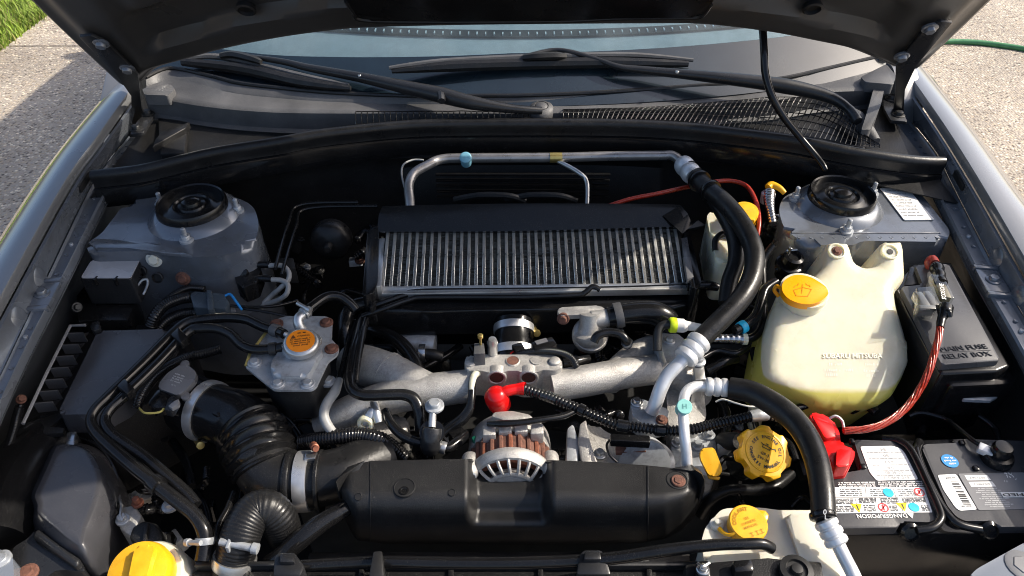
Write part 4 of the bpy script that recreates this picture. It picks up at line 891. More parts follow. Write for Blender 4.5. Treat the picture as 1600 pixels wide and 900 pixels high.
for t, s in ((.12, '9571367'), (.3, '610-A4R5-2')):
    a = [f(.08, t - .07), f(.42, t - .07), f(.42, t + .07), f(.08, t + .07)]
    bm = bmesh.new(); bm.faces.new([bm.verts.new(p) for p in a]); o_ = obj('white_panel', bm, white, s4, flat=True)
    bm = bmesh.new(); text(bm, s, f(.25, t, .0003), xd, yd, wd=.02, ht=.0032, bold=.01); obj('print', bm, inkg, s4, flat=True)
bm = bmesh.new()
for k in range(10): scribble(bm, f(.28, .42 + k * .055), xd, yd, .024 + .006 * (k % 3), .0017, k)
obj('print', bm, mat('silver_print', (.5, .5, .5), .4), s4, flat=True)
s5 = sticker([(1563, 769), (1660, 768), (1664, 776), (1568, 777)], white, l2, .0005, SZ + .001)
f = onquad([(1563, 769), (1660, 768), (1664, 776), (1568, 777)], SZ + .0018); bm = bmesh.new(); text(bm, 'CERTIFIED', f(.42, .5), xd, yd, wd=.062, ht=.0044, bold=.02); obj('print', bm, ink, s5, flat=True)
bm = bmesh.new(); c = P(1575, 745, SZ + .0005); rnd = random.Random(2)
for k in range(16): a_ = Vector((rnd.uniform(-.008, .008), rnd.uniform(-.006, .006), 0)); stroke(bm, [c + a_, c + a_ + Vector((rnd.uniform(-.003, .003), rnd.uniform(-.003, .003), 0))], .0008, Z)
obj('logo', bm, white, l2, flat=True)
ng = obj('terminal_clamp', lathe(P(1557, 716, .805), Z, [(.018, -.01), (.019, .004), (.017, .009), (.012, .01), (.012, .02), (.010, .024), (0, .025)], 24), gplast, ba)
obj('clamp_tail', box(P(1542, 700, .818), .018, .014, .008, rz=R(-35), bev=.002), alub, ng)
hose('ground_cable', 'thin black cable running from the negative battery post up to the inner wing', 'cable', [(1545, 702, .815), (1520, 688, .812), (1495, 668, .80), (1478, 655, .79), (1440, 645, .785), (1420, 650, .78)], 4, gplast)
bt = obj('terminal_boot', slab([(1264, 646), (1280, 644), (1302, 656), (1312, 676), (1314, 694), (1336, 702), (1335, 716), (1328, 730), (1304, 732), (1296, 716), (1284, 690)], z=.825, depth=.035, bev=.006, seg=3, rc=.004), red, None, 'red plastic cover over the positive battery terminal', 'terminal cover')
obj('boot_lid', slab([(1308, 700), (1332, 704), (1327, 728), (1306, 730)], z=.832, depth=.02, bev=.004, seg=3, rc=.004), red, bt)
obj('boot_hinge', slab([(1268, 648), (1300, 660), (1308, 682), (1290, 686)], z=.831, depth=.02, bev=.004, seg=2, rc=.004), red, bt)
hose('white_wire', 'short cream wire curling out beside the red terminal cover', 'wire', [(1296, 654, .83), (1306, 650, .835), (1316, 658, .832), (1319, 675, .825)], 2.2, wwire, n=6)
# ============================================================ engine, centre
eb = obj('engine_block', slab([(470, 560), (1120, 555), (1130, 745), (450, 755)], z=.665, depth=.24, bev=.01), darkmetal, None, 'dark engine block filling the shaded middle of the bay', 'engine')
rnd = random.Random(11)
# ------------------------------------------------ intake manifold
mf = thing('intake_manifold', 'rough cast aluminium intake manifold spanning the top of the engine', 'manifold', (800, 600, .73))
obj('runner', tube([(505, 668, .73), (545, 646, .755), (600, 624, .772), (660, 612, .78), (740, 602, .783)], [26, 27, 27, 27, 26], 22, 10), castal, mf)
obj('runner', tube([(548, 566, .765), (575, 572, .775), (612, 584, .78), (650, 602, .78), (685, 614, .778)], [30, 32, 31, 29, 25], 22, 10), castal, mf)
obj('runner_flange', sweep([V(q) for q in ((604, 580, .779), (608, 582.5, .779))], lambda i, p: px(p, 32.5), 22), castal, mf)
obj('runner', tube([(860, 604, .783), (920, 594, .783), (985, 582, .78), (1035, 578, .772), (1070, 592, .755), (1085, 625, .72)], [25, 25, 24, 24, 26, 28], 22, 10), castal, mf)
obj('runner', tube([(950, 596, .775), (985, 562, .772), (1018, 545, .768), (1045, 548, .755)], [22, 22, 21, 20], 18, 8), castal, mf)
obj('port_block', slab([(1040, 606), (1066, 598), (1100, 614), (1104, 650), (1092, 672), (1046, 676)], z=.752, depth=.07, bev=.006, seg=3, rc=.006), castal, mf)
obj('port_block', slab([(516, 640), (560, 632), (640, 655), (636, 672), (560, 690), (520, 676)], z=.738, depth=.06, bev=.006, seg=3, rc=.006), castal, mf)
cb = obj('plenum_block', slab([(726, 560), (732, 555), (744, 557), (752, 554), (862, 554), (870, 557), (878, 562), (879, 574), (868, 579), (848, 578), (838, 582), (816, 582), (808, 579), (794, 579), (786, 582), (764, 582), (752, 579), (730, 579)], z=.815, depth=.052, bev=.0035, seg=3, rc=.003), castal, mf)
fpn = Vector((0, -1, 0)); f0 = P(800, 581, .815) + fpn * .001
for u in (776, 826):
    c = PL(u, 590, f0, fpn)
    h_ = obj('port', lathe(c, fpn, [(.0145, -.012), (.0142, .0), (.013, .0014), (.0112, .0014), (.0104, .0002), (.010, 0), (0, 0)], 28), castal, cb)
    obj('port_bore', lathe(c + fpn * .0003, fpn, [(.0099, 0), (0, .0001)], 24), mat('rusty_bore', (.05, .018, .012), .7, var=.5, vs=300), h_)
c = P(801, 564, .8155); h_ = obj('port', lathe(c, Z, [(.0105, -.004), (.0105, .0005), (.0092, .0015), (.0088, .0005), (0, .0008)], 24), castal, cb)
obj('port_bore', lathe(c + Z * .001, Z, [(.0085, 0), (0, .0004)], 20), rust, h_)
obj('cast_pad', lathe(P(838, 563, .8155), Z, [(.009, -.002), (.0088, .0008), (0, .001)], 24), castal, cb)
for u, v in ((735, 565), (867, 563)): obj('bolt_post', lathe(P(u, v, .818), Z, [(.010, -.05), (.0085, -.003), (.008, 0), (.0065, .001), (0, .001)], 20), castal, cb)
obj('nipple', lathe(P(770, 556, .81), Z, [(.0072, 0), (.007, .022), (.008, .026), (.0055, .034), (0, .035)], 18), alu, cb)
nb = obj('sensor_block', slab([(741, 536), (756, 536), (758, 552), (740, 553)], z=.838, depth=.03, bev=.001), greyw, cb)
obj('sensor_pin', joinbm(lathe(P(751, 538, .838), Z, [(.002, 0), (.002, .012), (.004, .013), (.004, .018), (0, .02)], 10), sweep([P(751, 545, .835), P(752, 556, .82)], lambda i, p: .0025, 8)), brass, nb)
# coupling and its clamps
cc = V((803, 508, .80))
co = obj('turbo_coupling', lathe(P(803, 549, .765), (0, .9, .42), [(.034, -.02), (.034, .004), (.032, .014), (.030, .03), (.030, .05), (.0, .05)], 40), gplast, None, 'black silicone coupling with two steel bands in front of the intercooler', 'coupling')
obj('clamp', lathe(P(803, 549, .765), (0, .9, .42), [(.034, -.010), (.0358, -.010), (.0362, -.004), (.0358, .003), (.034, .003)], 40), bandm, co)
obj('clamp', lathe(P(803, 549, .765), (0, .9, .42), [(.0302, .030), (.0318, .030), (.032, .036), (.0318, .042), (.0302, .042)], 40), bandm, co)
obj('clamp_screw', lathe(P(836, 516, .78), (.3, -1, .2), [(.004, -.01), (.004, .006), (.006, .007), (.006, .011), (0, .012)], 10), brass, co)
obj('throttle_neck', lathe(P(803, 556, .75), (0, .9, .42), [(.0, -.03), (.036, -.03), (.036, .0), (.031, .008), (.0, .008)], 32), castal, co)
cx = obj('sensor_connector', box(P(850, 536, .825), .034, .018, .014, rz=R(22), bev=.002), gplast, None, 'black wiring connector lying beside the steel banded coupling', 'connector')
obj('connector_tag', box(P(846, 533, .8262), .018, .008, .001, rz=R(22), bev=0), greyp, cx)
obj('connector_plug', box(P(810, 541, .818), .016, .015, .012, rz=R(22), bev=.002), gplast, cx)
obj('red_wire', tube([(808, 545, .812), (801, 550, .81), (797, 553, .808)], 1.2, 6), red, cx)
hose('wiring_loom', 'ribbed black wiring loom curling behind the plenum block', 'loom', [(806, 553, .808), (825, 550, .815), (850, 548, .82), (876, 551, .82), (893, 560, .815), (901, 574, .805)], 5.5, loomm, corr=(.0028, .0009))
hose('stub_hose', 'short black stub hose right of the plenum block', 'hose', [(880, 568, .79), (900, 565, .79), (920, 560, .785)], [8, 8, 6], gplast)
# ------------------------------------------------ bypass valve
bv = thing('bypass_valve', 'cast bypass valve with a round diaphragm right of the coupling', 'valve', (925, 510, .77))
pl_ = obj('flange', slab([(870, 484), (878, 480), (936, 477), (948, 484), (944, 490), (900, 492), (876, 493)], z=.832, depth=.008, bev=.0015, rc=.004), castal, bv); hexbolt(pl_, P(880, 498, .825), .0065, .008, (-.2, -1, .4), rust); 
obj('valve_body', lathe(P(922, 488, .832), (.05, -.35, -1), [(.016, 0), (.016, .02), (.0195, .03), (.026, .034), (.026, .042), (.021, .05), (.008, .054), (0, .054)], 36), castal, bv)
obj('diaphragm', lathe(P(923, 522, .80), (.05, -.55, .85), [(.027, -.014), (.028, -.004), (.026, .0), (.02, .001), (.019, .004), (.0, .006)], 40), castal, bv)
obj('outlet', tube([(925, 500, .82), (945, 497, .822), (960, 495, .822)], [15, 14, 14], 18), castal, bv)
pts = [(950, 496, .823), (980, 490, .828), (1010, 488, .828), (1030, 492, .824), (1044, 503, .812), (1046, 520, .79)]
hose('bypass_hose', 'fat glossy black hose elbow clamped to the bypass valve', 'hose', pts, [16, 17, 18, 19, 19, 17], gplast, n=20, clamps=((.14, 18.5, .012, greyw, -1.2),))
hose('vacuum_hose', 'short black vacuum hose looping over the bypass valve diaphragm', 'hose', [(928, 534, .812), (934, 524, .82), (950, 519, .822), (968, 522, .82), (979, 533, .812), (980, 540, .80)], 7, gplast, n=12, clamps=((.9, 7.6, .004),))
# ------------------------------------------------ alternator
al = thing('alternator', 'vented alternator with a rusty copper stator behind the belt cover', 'alternator', (798, 690, .69))
AC = Vector((-.002, .60, .745)); ax = Vector((0.02, -1, .12)).normalized()
obj('stator', lathe(AC, ax, [(.053, -.034), (.0545, -.03), (.0545, .0), (.053, .002)], 60), rust, al)
q = ax.to_track_quat('Z', 'Y').to_matrix()
def ap_(r, an, h): return AC + q @ Vector((r * math.cos(an), r * math.sin(an), h))
upang = math.atan2((q.inverted() @ Z).y, (q.inverted() @ Z).x)
for k in range(13):
    an = upang + R(-78 + k * 13); c0 = ap_(.0548, an, -.031); c1 = ap_(.0548, an, 0)
    obj('stator_tooth', sweep([c0, c1], lambda i, p: .0035, 6), copper if k % 3 == 0 else rust, al)
obj('rear_housing', lathe(AC, ax, [(.03, -.082), (.046, -.078), (.0565, -.066), (.0585, -.034), (.057, -.031), (.05, -.031)], 48), castal, al)
obj('front_ring', lathe(AC, ax, [(.05, .001), (.0585, .001), (.0595, .004), (.0585, .011), (.0545, .016), (.051, .0165), (.051, .012), (.05, .004)], 48), castal, al)
obj('hub', lathe(AC, ax, [(.031, .012), (.0325, .020), (.031, .0255), (.026, .0265), (.02, .0265), (.0, .0265)], 40), castal, al)
obj('front_face_ring', lathe(AC, ax, [(.034, .018), (.037, .0255), (.033, .027), (.030, .0262), (.030, .018)], 40), castal, al)
obj('winding', lathe(AC, ax, [(.034, -.002), (.05, -.002), (.0515, .003), (.047, .009), (.040, .010), (.035, .005)], 48), copper, al)
for k in range(11):
    an = upang + R(-80 + k * 16)
    obj('vane', sweep([ap_(.033, an, .0245), ap_(.040, an + .03, .0235), ap_(.047, an + .05, .0195), ap_(.0525, an + .06, .0135)], lambda i, p: .0024, 6), castal, al)
for an, hh in ((upang - R(62), .016), (upang + R(62), .016)):
    lg = obj('mount_lug', lathe(ap_(.060, an, -.012), ax, [(.0105, 0), (.0115, .003), (.0115, .03), (.009, .034), (0, .034)], 24), castal, al); hexbolt(lg, ap_(.060, an, .022), .006, .006, ax, zincc if an > upang else darkmetal)
for k, (u, v) in enumerate(((765, 672), (790, 668), (815, 667), (840, 670))):
    obj('housing_fin', slab([(u - 10, v - 8), (u + 9, v - 9), (u + 10, v + 7), (u - 11, v + 8)], z=.803, depth=.02, bev=.002), castal, al)
obj('terminal_block', slab([(766, 650), (772, 642), (800, 640), (828, 646), (838, 656), (800, 660)], z=.80, depth=.04, bev=.004), castal, al)
obj('green_connector', box(P(748, 684, .775), .018, .012, .01, rz=.4, bev=.002), mat('green_plastic', (.01, .11, .07), .35), al)
hose('alternator_wire', 'slim black wire sheath lying over the top of the alternator', 'wire', [(762, 662, .806), (785, 662, .812), (815, 660, .814), (850, 655, .814), (880, 650, .81), (902, 640, .808)], [4, 6, 5, 5, 5, 5], gplast, n=10)
# ------------------------------------------------ red boot and main loom
rb = obj('rubber_boot', lathe(P(776, 622, .80), (-.25, -.2, 1), [(.0155, -.02), (.0165, -.012), (.0168, 0), (.0155, .008), (.011, .0145), (.005, .017), (0, .0175)], 32), red, None, 'bright red rubber boot capping the alternator cable end', 'rubber boot')
obj('boot_sleeve', tube([(778, 616, .808), (792, 611, .81), (806, 608, .81), (817, 607, .81), (819, 607, .81)], [7, 9, 8.5, 10.5, 10], 16), red, rb)
pts = [(819, 608, .81), (838, 614, .812), (860, 621, .813), (885, 631, .813), (905, 639, .811), (935, 653, .808), (965, 664, .805), (1000, 668, .803), (1040, 673, .80), (1080, 671, .798), (1115, 663, .797), (1150, 656, .797), (1172, 651, .797)]
ml = hose('wiring_loom', 'long ribbed black wiring loom running right from the red boot', 'loom', pts, 7.5, loomm, corr=(.005, .0022), n=14)
for f, r_, w_, m in ((.12, 8.3, .022, clearp), (.27, 8.6, .008, gplast), (.45, 8.8, .014, gplast), (.60, 8.8, .012, gplast)):
    p, t = along(pts, f); obj('loom_tape', band(p, t, px(p, r_), w_, .0006), m, ml)
lc = hose('loom_connector', 'steel clamped connector where the loom meets the battery side', 'connector', [(1172, 651, .797), (1185, 649, .797), (1198, 649, .796), (1206, 651, .795), (1225, 656, .793)], [9, 10, 9, 6, 6], zincc, n=14)
for k in range(4): obj('ridge', band(P(1203 + k * 6, 650 + k * 1.4, .795), (1, -.1, 0), .0055, .002), loomm, lc)
hose('white_wire', 'thin white wire behind the black loom near the white ribbed collar', 'wire', [(1118, 628, .79), (1130, 624, .795), (1150, 630, .797), (1170, 635, .797), (1190, 635, .795)], 1.6, wwire, n=6)
# ------------------------------------------------ second AC pipe and hose
pts = [(1074, 745, .775), (1073, 715, .795), (1070, 685, .815), (1068, 655, .825), (1068, 628, .826), (1073, 612, .826), (1086, 604, .826), (1104, 604, .826)]
a2 = hose('refrigerant_pipe', 'white metal pipe with a teal service cap rising beside the belt cover', 'pipe', pts, [8.5, 8.5, 8.5, 8.5, 8.5, 8.5, 8], alub, n=16)
tc_ = obj('service_cap', lathe(P(1068, 637, .834), (0, -.45, .9), [(.0085, -.014), (.0085, .001), (.0102, .002), (.0102, .006), (.0094, .007), (0, .007)], 28), teal, a2)
n_ = Vector((0, -.45, .9)).normalized(); bm = bmesh.new(); text(bm, 'H', P(1068, 637, .834) + n_ * .0074, RT, n_.cross(RT), ht=.0065, bold=.01); obj('lettering', bm, mat('moulded_teal', (.12, .33, .3), .4), tc_, flat=True)
crimp(a2, (1102, 604, .826), (1138, 606, .826), 14.5, 3)
pts = [(1140, 606, .828), (1172, 612, .833), (1205, 629, .838), (1236, 652, .842), (1260, 682, .845), (1276, 720, .846), (1284, 762, .845), (1287, 806, .84)]
h3 = hose('refrigerant_hose', 'thick black hose arching past the oil cap along the battery edge', 'hose', pts, [17, 18, 19, 19, 19, 19, 19], rubber, n=20)
crimp(h3, (1284, 800, .842), (1287, 812, .84), 20, 1, gplast); crimp(h3, (1288, 812, .838), (1310, 852, .825), 18, 3)
bm = bmesh.new(); nn = Vector((0, -.8, .6))
text(bm, '0', P(1289, 800, .872), RT, nn.cross(RT), ht=.006, bold=.01); text(bm, 'L', P(1291, 808, .866), RT, nn.cross(RT), ht=.005, bold=.01)
obj('lettering', bm, white, h3, flat=True)
obj('pipe', tube([(1308, 848, .826), (1320, 872, .82), (1332, 895, .815), (1345, 925, .81)], 11, 16), alub, h3)
# ------------------------------------------------ AC compressor and castings right of the alternator
cm_ = thing('compressor', 'grey cast compressor housing behind the right end of the belt cover', 'compressor', (970, 700, .70))
obj('housing', slab([(905, 668), (930, 660), (948, 676), (990, 690), (1035, 694), (1044, 730), (900, 726)], z=.752, depth=.08, bev=.01, seg=3, rc=.01), castal, cm_)
obj('support_arm', slab([(906, 662), (916, 654), (922, 690), (936, 726), (910, 726), (903, 690)], z=.775, depth=.02, bev=.003), castal, cm_)
obj('side_web', slab([(886, 668), (896, 660), (906, 690), (904, 724), (884, 722)], z=.77, depth=.03, bev=.004), zincc, cm_)
obj('rusty_plate', slab([(962, 696), (1008, 696), (1010, 705), (963, 707)], z=.775, depth=.006, bev=.001), rust, cm_)
obj('clutch_plate', lathe(P(1020, 722, .74), (0, -.4, 1), [(.03, -.01), (.03, .002), (.022, .004), (.0, .004)], 32), zincc, cm_)
obj('pulley_rim', lathe(P(1005, 724, .752), (.1, -1, .5), [(.034, -.012), (.036, -.01), (.034, -.006), (.036, -.002), (.034, .002), (.036, .006), (.03, .007), (0, .007)], 40), zincc, cm_)
hexbolt(cm_, (937, 710, .765), .006, .008, m=alu); hexbolt(cm_, (992, 716, .755), .005, .006, m=alu)
hose('compressor_wire', 'thin black wire curved over the compressor housing', 'wire', [(952, 688, .785), (948, 696, .79), (952, 710, .79), (964, 722, .785)], 2, gplast, n=8)
obj('wire_connector', box(P(985, 684, .80), .052, .012, .012, rz=-.06, bev=.002), gplast, None, 'flat black connector strip under the wiring loom by the compressor', 'connector')
hd = thing('cylinder_head', 'grey cylinder head casting with small bolts beneath the white metal pipe', 'engine part', (1080, 690, .66))
obj('casting', slab([(1048, 672), (1096, 662), (1122, 680), (1118, 745), (1046, 735)], z=.735, depth=.07, bev=.006), zincc, hd)
for u, v in ((1058, 692), (1090, 696), (1108, 680), (1088, 672)): hexbolt(hd, (u, v, .737), .006, .007, m=zincc)
obj('coil_bracket', slab([(1120, 678), (1150, 672), (1158, 690), (1140, 702), (1122, 700)], z=.74, depth=.05, bev=.004), zincc, hd)
obj('coil', lathe(P(1150, 690, .755), (.3, -.5, .6), [(.012, -.03), (.013, .0), (.010, .006), (0, .007)], 18), darkmetal, hd)
obj('coil_clip', tube([(1162, 680, .765), (1172, 676, .768), (1178, 684, .765)], [5, 6, 4], 8), gplast, hd)
# bracket block near the fuel fittings
pb = thing('pipe_bracket', 'pitted metal bracket block under the lime collared connector', 'bracket', (1050, 545, .75))
obj('block', slab([(1022, 520), (1034, 518), (1060, 520), (1072, 530), (1070, 556), (1030, 560)], z=.805, depth=.06, bev=.004), zincc, pb)
obj('strap', slab([(1022, 526), (1028, 524), (1042, 566), (1036, 570)], z=.81, depth=.006, bev=.001), alu, pb)
obj('bracket_post', slab([(1084, 568), (1100, 568), (1103, 592), (1086, 594)], z=.80, depth=.05, bev=.002), alu, pb); hexbolt(pb, (1091, 564, .803), .0075, .008, m=zincc); hexbolt(pb, (1046, 532, .807), .006, .006, m=alu)
# ------------------------------------------------ filler caps
oc = thing('oil_filler_cap', 'notched yellow engine oil cap with black printed lettering', 'cap', (1197, 712, .775))
on = Vector((.12, -.42, .9)).normalized(); oc0 = P(1196, 706, .80); xq = (RT - on * RT.dot(on)).normalized(); rot = R(-27)
ex = xq * math.cos(rot) + on.cross(xq) * math.sin(rot); ey = on.cross(ex)
pts = []; NL = 7
for k in range(NL):
    a0 = 2 * math.pi * k / NL + .1
    for da, r in ((-.24, .0335), (-.16, .0360), (.16, .0360), (.24, .0335), (.31, .0295), (.58, .0295)): pts.append(oc0 + (ex * math.cos(a0 + da) + ey * math.sin(a0 + da)) * r)
ob = obj('cap_body', prism(pts, on, .018, .002, 3), yellow, oc)
obj('cap_face', lathe(oc0, on, [(.0275, -.001), (.0265, .0012), (.0245, .0014), (.024, .0008), (0, .0008)], 48), yellow, ob)
bm = bmesh.new(); fz = on * .0013
def arctext(bm, s, rad, a_mid, step, c, n, ux, uy, ht, flip=False):
    for i, ch in enumerate(s):
        an = a_mid + (i - (len(s) - 1) / 2) * step * (1 if flip else -1)
        rd = ux * math.cos(an) + uy * math.sin(an); tg = n.cross(rd)
        if ch == ' ': continue
        yv = -rd if flip else rd; text(bm, ch, c + rd * rad, yv.cross(n), yv, ht=ht, bold=.035)
arctext(bm, 'SEE ENGINE OIL', .0195, R(90), .21, oc0 + fz, on, ex, ey, .0042)
arctext(bm, "OWNER'S MANUAL", .0195, R(-90), .205, oc0 + fz, on, ex, ey, .0042, True)
text(bm, 'GF-3', oc0 + fz - ey * .004, ex, ey, ht=.0042, bold=.02); text(bm, '5W-30', oc0 + fz - ey * .0105, ex, ey, ht=.0042, bold=.02)
e_ = lambda x, y: oc0 + fz + ex * x + ey * y
stroke(bm, [e_(-.006, .004), e_(-.006, .0075), e_(.004, .0075), e_(.004, .004), e_(-.006, .004)], .0011, on); stroke(bm, [e_(.004, .0065), e_(.011, .0085), e_(.012, .0065)], .0011, on); stroke(bm, [e_(-.001, .0075), e_(-.001, .010)], .001, on); stroke(bm, [e_(-.003, .010), e_(.001, .010)], .001, on); stroke(bm, [e_(-.009, .0085), e_(-.006, .007)], .001, on)
obj('lettering', bm, ink, ob, flat=True)
obj('filler_neck', lathe(oc0 - on * .018, -on, [(.026, 0), (.026, .01), (.022, .012), (.022, .06), (0, .06)], 32), gplast, oc)
dp = obj('dipstick_handle', slab([(1095, 703), (1100, 700), (1115, 699), (1118, 704), (1129, 733), (1126, 743), (1112, 744), (1106, 740), (1094, 716)], pl=((1110, 720, .785), (-.1, -.5, .85)), depth=.010, bev=.003, seg=3, rc=.004), yellow, None, 'small yellow dipstick handle between the white metal pipe and oil cap', 'dipstick')
obj('grip_lip', slab([(1093, 708), (1097, 706), (1114, 744), (1126, 745), (1124, 750), (1108, 748)], pl=((1110, 720, .777), (-.1, -.5, .85)), depth=.006, bev=.001), yellow, dp)
obj('dipstick_tube', tube([(1118, 738, .772), (1128, 718, .765), (1140, 716, .76), (1165, 722, .755)], [4, 5, 4, 4], 8), gplast, dp)
hose('vent_hose', 'dull black vent hose curved in the shade below the oil cap', 'hose', [(1095, 805, .66), (1112, 780, .69), (1140, 766, .70), (1175, 766, .70), (1210, 760, .70), (1235, 740, .69)], 9, rubber)
# ------------------------------------------------ coolant overflow tank
ov = obj('coolant_overflow_tank', slab([(1098, 838), (1102, 824), (1126, 797), (1136, 794), (1190, 793), (1215, 797), (1282, 797), (1300, 830), (1318, 868), (1330, 910), (1100, 910), (1100, 875), (1096, 846)], z=.795, depth=.13, bev=.008, seg=4, rc=.008), cream, None, 'cream coolant overflow tank with a yellow cap in the front corner', 'tank')
obj('tank_shoulder', slab([(1104, 868), (1200, 862), (1230, 866), (1234, 905), (1104, 905)], z=.80, depth=.02, bev=.004, rc=.006), cream, ov)
obj('tank_step', slab([(1226, 802), (1276, 802), (1316, 880), (1322, 906), (1262, 906)], z=.801, depth=.02, bev=.005, seg=3, rc=.008), cream, ov)
cn2 = Vector((.02, -.15, 1)).normalized(); cc2 = P(1169, 817, .812)
kc = obj('cap', lathe(cc2, cn2, [(.0215, -.014), (.0225, -.006), (.0225, .0), (.021, .0015), (0, .0018)], 44), yellow, ov)
obj('cap_tab', slab([(1178, 800), (1192, 796), (1200, 800), (1202, 810), (1194, 818), (1180, 818)], pl=(cc2, cn2), depth=.006, bev=.0015, rc=.003), yellow, kc)
obj('cap_strap', tube([(1150, 832, .81), (1140, 836, .806), (1130, 832, .803), (1124, 826, .801)], [3, 3, 3, 4], 8), yellow, kc)
obj('strap_boss', lathe(P(1120, 820, .796), Z, [(.009, 0), (.008, .003), (.004, .004), (.0035, .008), (0, .009)], 20), cream, ov)
bm = bmesh.new(); r2 = R(20); ux = RT * math.cos(r2) + Y * math.sin(r2); ux = (ux - cn2 * ux.dot(cn2)).normalized(); uy = cn2.cross(ux); cf = cc2 + cn2 * .0022
arctext(bm, 'COOLANT', .0165, R(118), .28, cf, cn2, ux, uy, .0046)
for k, s in enumerate(('SEE', 'OWNERS', 'MANUAL')): text(bm, s, cf + uy * (.005 - k * .005), ux, uy, ht=.0032)
for k, dx in enumerate((-.004, .003, .009)):
    c = cf - uy * .0145 + ux * dx; stroke(bm, [c + ux * -.002 + uy * .002, c + ux * .002 + uy * .002], .0007, cn2); stroke(bm, [c - uy * .0025, c + uy * .003], .0007, cn2); stroke(bm, [c + ux * -.0022 - uy * .002, c + ux * .0022 - uy * (.002 if k else .001)], .0007, cn2)
obj('lettering', bm, mat('moulded_yellow', (.4, .2, .0), .4), kc, flat=True)
# ------------------------------------------------ belt cover
def kf(tab, x):
    for (a, b), (c, d) in zip(tab, tab[1:]):
        if x <= c: t = (x - a) / (c - a) if c > a else 0; return b + (d - b) * max(0, t)
    return tab[-1][1]
v0t = [(524, 757), (532, 748), (545, 736), (562, 724), (580, 720), (722, 717), (866, 719), (940, 722), (1010, 727), (1070, 733), (1086, 736), (1096, 746), (1101, 760)]
vbt = [(524, 762), (530, 782), (540, 812), (548, 830), (558, 844), (600, 850), (1000, 849), (1040, 842), (1066, 828), (1086, 806), (1096, 784), (1101, 765)]
def cover(a, b):
    u = 524 + 577 * a; v0 = kf(v0t, u); vb = kf(vbt, u)
    pk0 = sm(728, 748, u) * sm(866, 844, u)
    if b < .04: return P(u, v0, .80 - .030 * pk0) - Z * (.03 if b < .02 else 0.0015)
    t = (b - .04) / .96; v = v0 + (vb - v0) * t; z = .80 - .095 * max(0, (t - .34) / .66) ** 2
    e = min(1, (u - 524) / 26, (1101 - u) / 30); z -= .028 * (1 - max(0, e)) ** 2
    pk = sm(728, 748, u) * sm(866, 844, u) * sm(.84, .56, t); z -= .030 * pk
    return P(u, v, z)
bc = obj('belt_cover', grid(cover, 150, 50, .003), coverm, None, 'wide black plastic belt cover across the front of the engine', 'cover', ang=55)
def seam(u): return [cover((u + (k > 30) * 0 - 524) / 577, .05 + k / 40 * .94) + Vector((0, -.0004, .0006)) for k in range(41)]
obj('seam', sweep(seam(1012), lambda i, p: .0009, 6), satin, bc); obj('seam', sweep(seam(579), lambda i, p: .0006, 6), satin, bc)
for u, v, r, m in ((632, 762, .0125, dark), (1058, 750, .0125, dark), (706, 770, .0042, dark), (560, 776, .0042, dark)):
    b_ = None
    bst = min((k / 200 for k in range(10, 200)), key=lambda b: abs((lambda p: 450 - F * ((p - CAM).dot(UP) / dep(p)) - v)(cover((u - 524) / 577, b))))
    c = cover((u - 524) / 577, bst); d = cover((u - 524) / 577, bst + .02) - cover((u - 524) / 577, bst - .02); nn = RT.cross(-d).normalized(); nn = nn if nn.z > 0 else -nn
    h_ = obj('hole', lathe(c, nn, [(r * 1.12, -.001), (r * 1.08, .0008), (r, .0011), (r * .97, .0004), (0, .0004)], 30), dark, bc)
    if u == 1058: hexbolt(h_, c + nn * .0006 + Vector((.001, -.002, 0)), .0062, .003, nn, rust)
    if u == 632: obj('hole_boss', lathe(c + nn * .0006 - Vector((0, .005, 0)), nn, [(.006, 0), (.006, .0008), (.004, .001), (.0035, .0004), (0, .0004)], 18), gplast, h_)

# brackets, wires and bolts crowding the engine in the shade between the larger things
rnd = random.Random(21)
zones = [(215, 330, 650, 860, .66), (480, 560, 670, 720, .70), (560, 780, 492, 560, .70), (880, 1030, 505, 560, .69), (1120, 1290, 640, 800, .67), (1110, 1190, 555, 620, .70), (400, 520, 610, 700, .68), (590, 730, 640, 715, .70), (870, 1060, 640, 720, .70), (460, 580, 350, 470, .70), (1100, 1190, 430, 500, .72)]
ms_ = [darkmetal, gplast, gplast, zincc, loomm, castal, darkmetal]
for zi, (u0, u1, v0_, v1, z) in enumerate(zones):
    for k in range(6):
        u = rnd.uniform(u0, u1); v = rnd.uniform(v0_, v1); L_ = rnd.uniform(25, 70); an = rnd.uniform(0, 6.28)
        pts = [(u + L_ * (j / 3 - .5) * math.cos(an) + rnd.uniform(-9, 9), v + L_ * (j / 3 - .5) * math.sin(an) * .7 + rnd.uniform(-8, 8), z + rnd.uniform(0, .035)) for j in range(4)]
        cr_ = rnd.random() < .35
        obj('wire', tube(pts, rnd.uniform(2, 5.5) if not cr_ else 6, 8, 6, (.005, .002) if cr_ else None), loomm if cr_ else rnd.choice([gplast, gplast, rubber, greytube if k == 0 else gplast]), eb, ang=60)
    for k in range(4):
        u = rnd.uniform(u0, u1); v = rnd.uniform(v0_, v1); m = rnd.choice(ms_); zz = z + rnd.uniform(-.02, .025)
        b_ = obj('bracket', box((u, v, zz), rnd.uniform(.012, .035), rnd.uniform(.012, .03), rnd.uniform(.01, .03), rnd.uniform(-.8, .8), .002, 2, rnd.uniform(-.4, .3)), m, eb)
        if rnd.random() < .7: hexbolt(eb, P(u + rnd.uniform(-8, 8), v + rnd.uniform(-4, 4), zz + .002), rnd.uniform(.004, .007), .006, (rnd.uniform(-.3, .3), rnd.uniform(-.5, 0), 1), rnd.choice([zincc, steel, rust, darkmetal]))
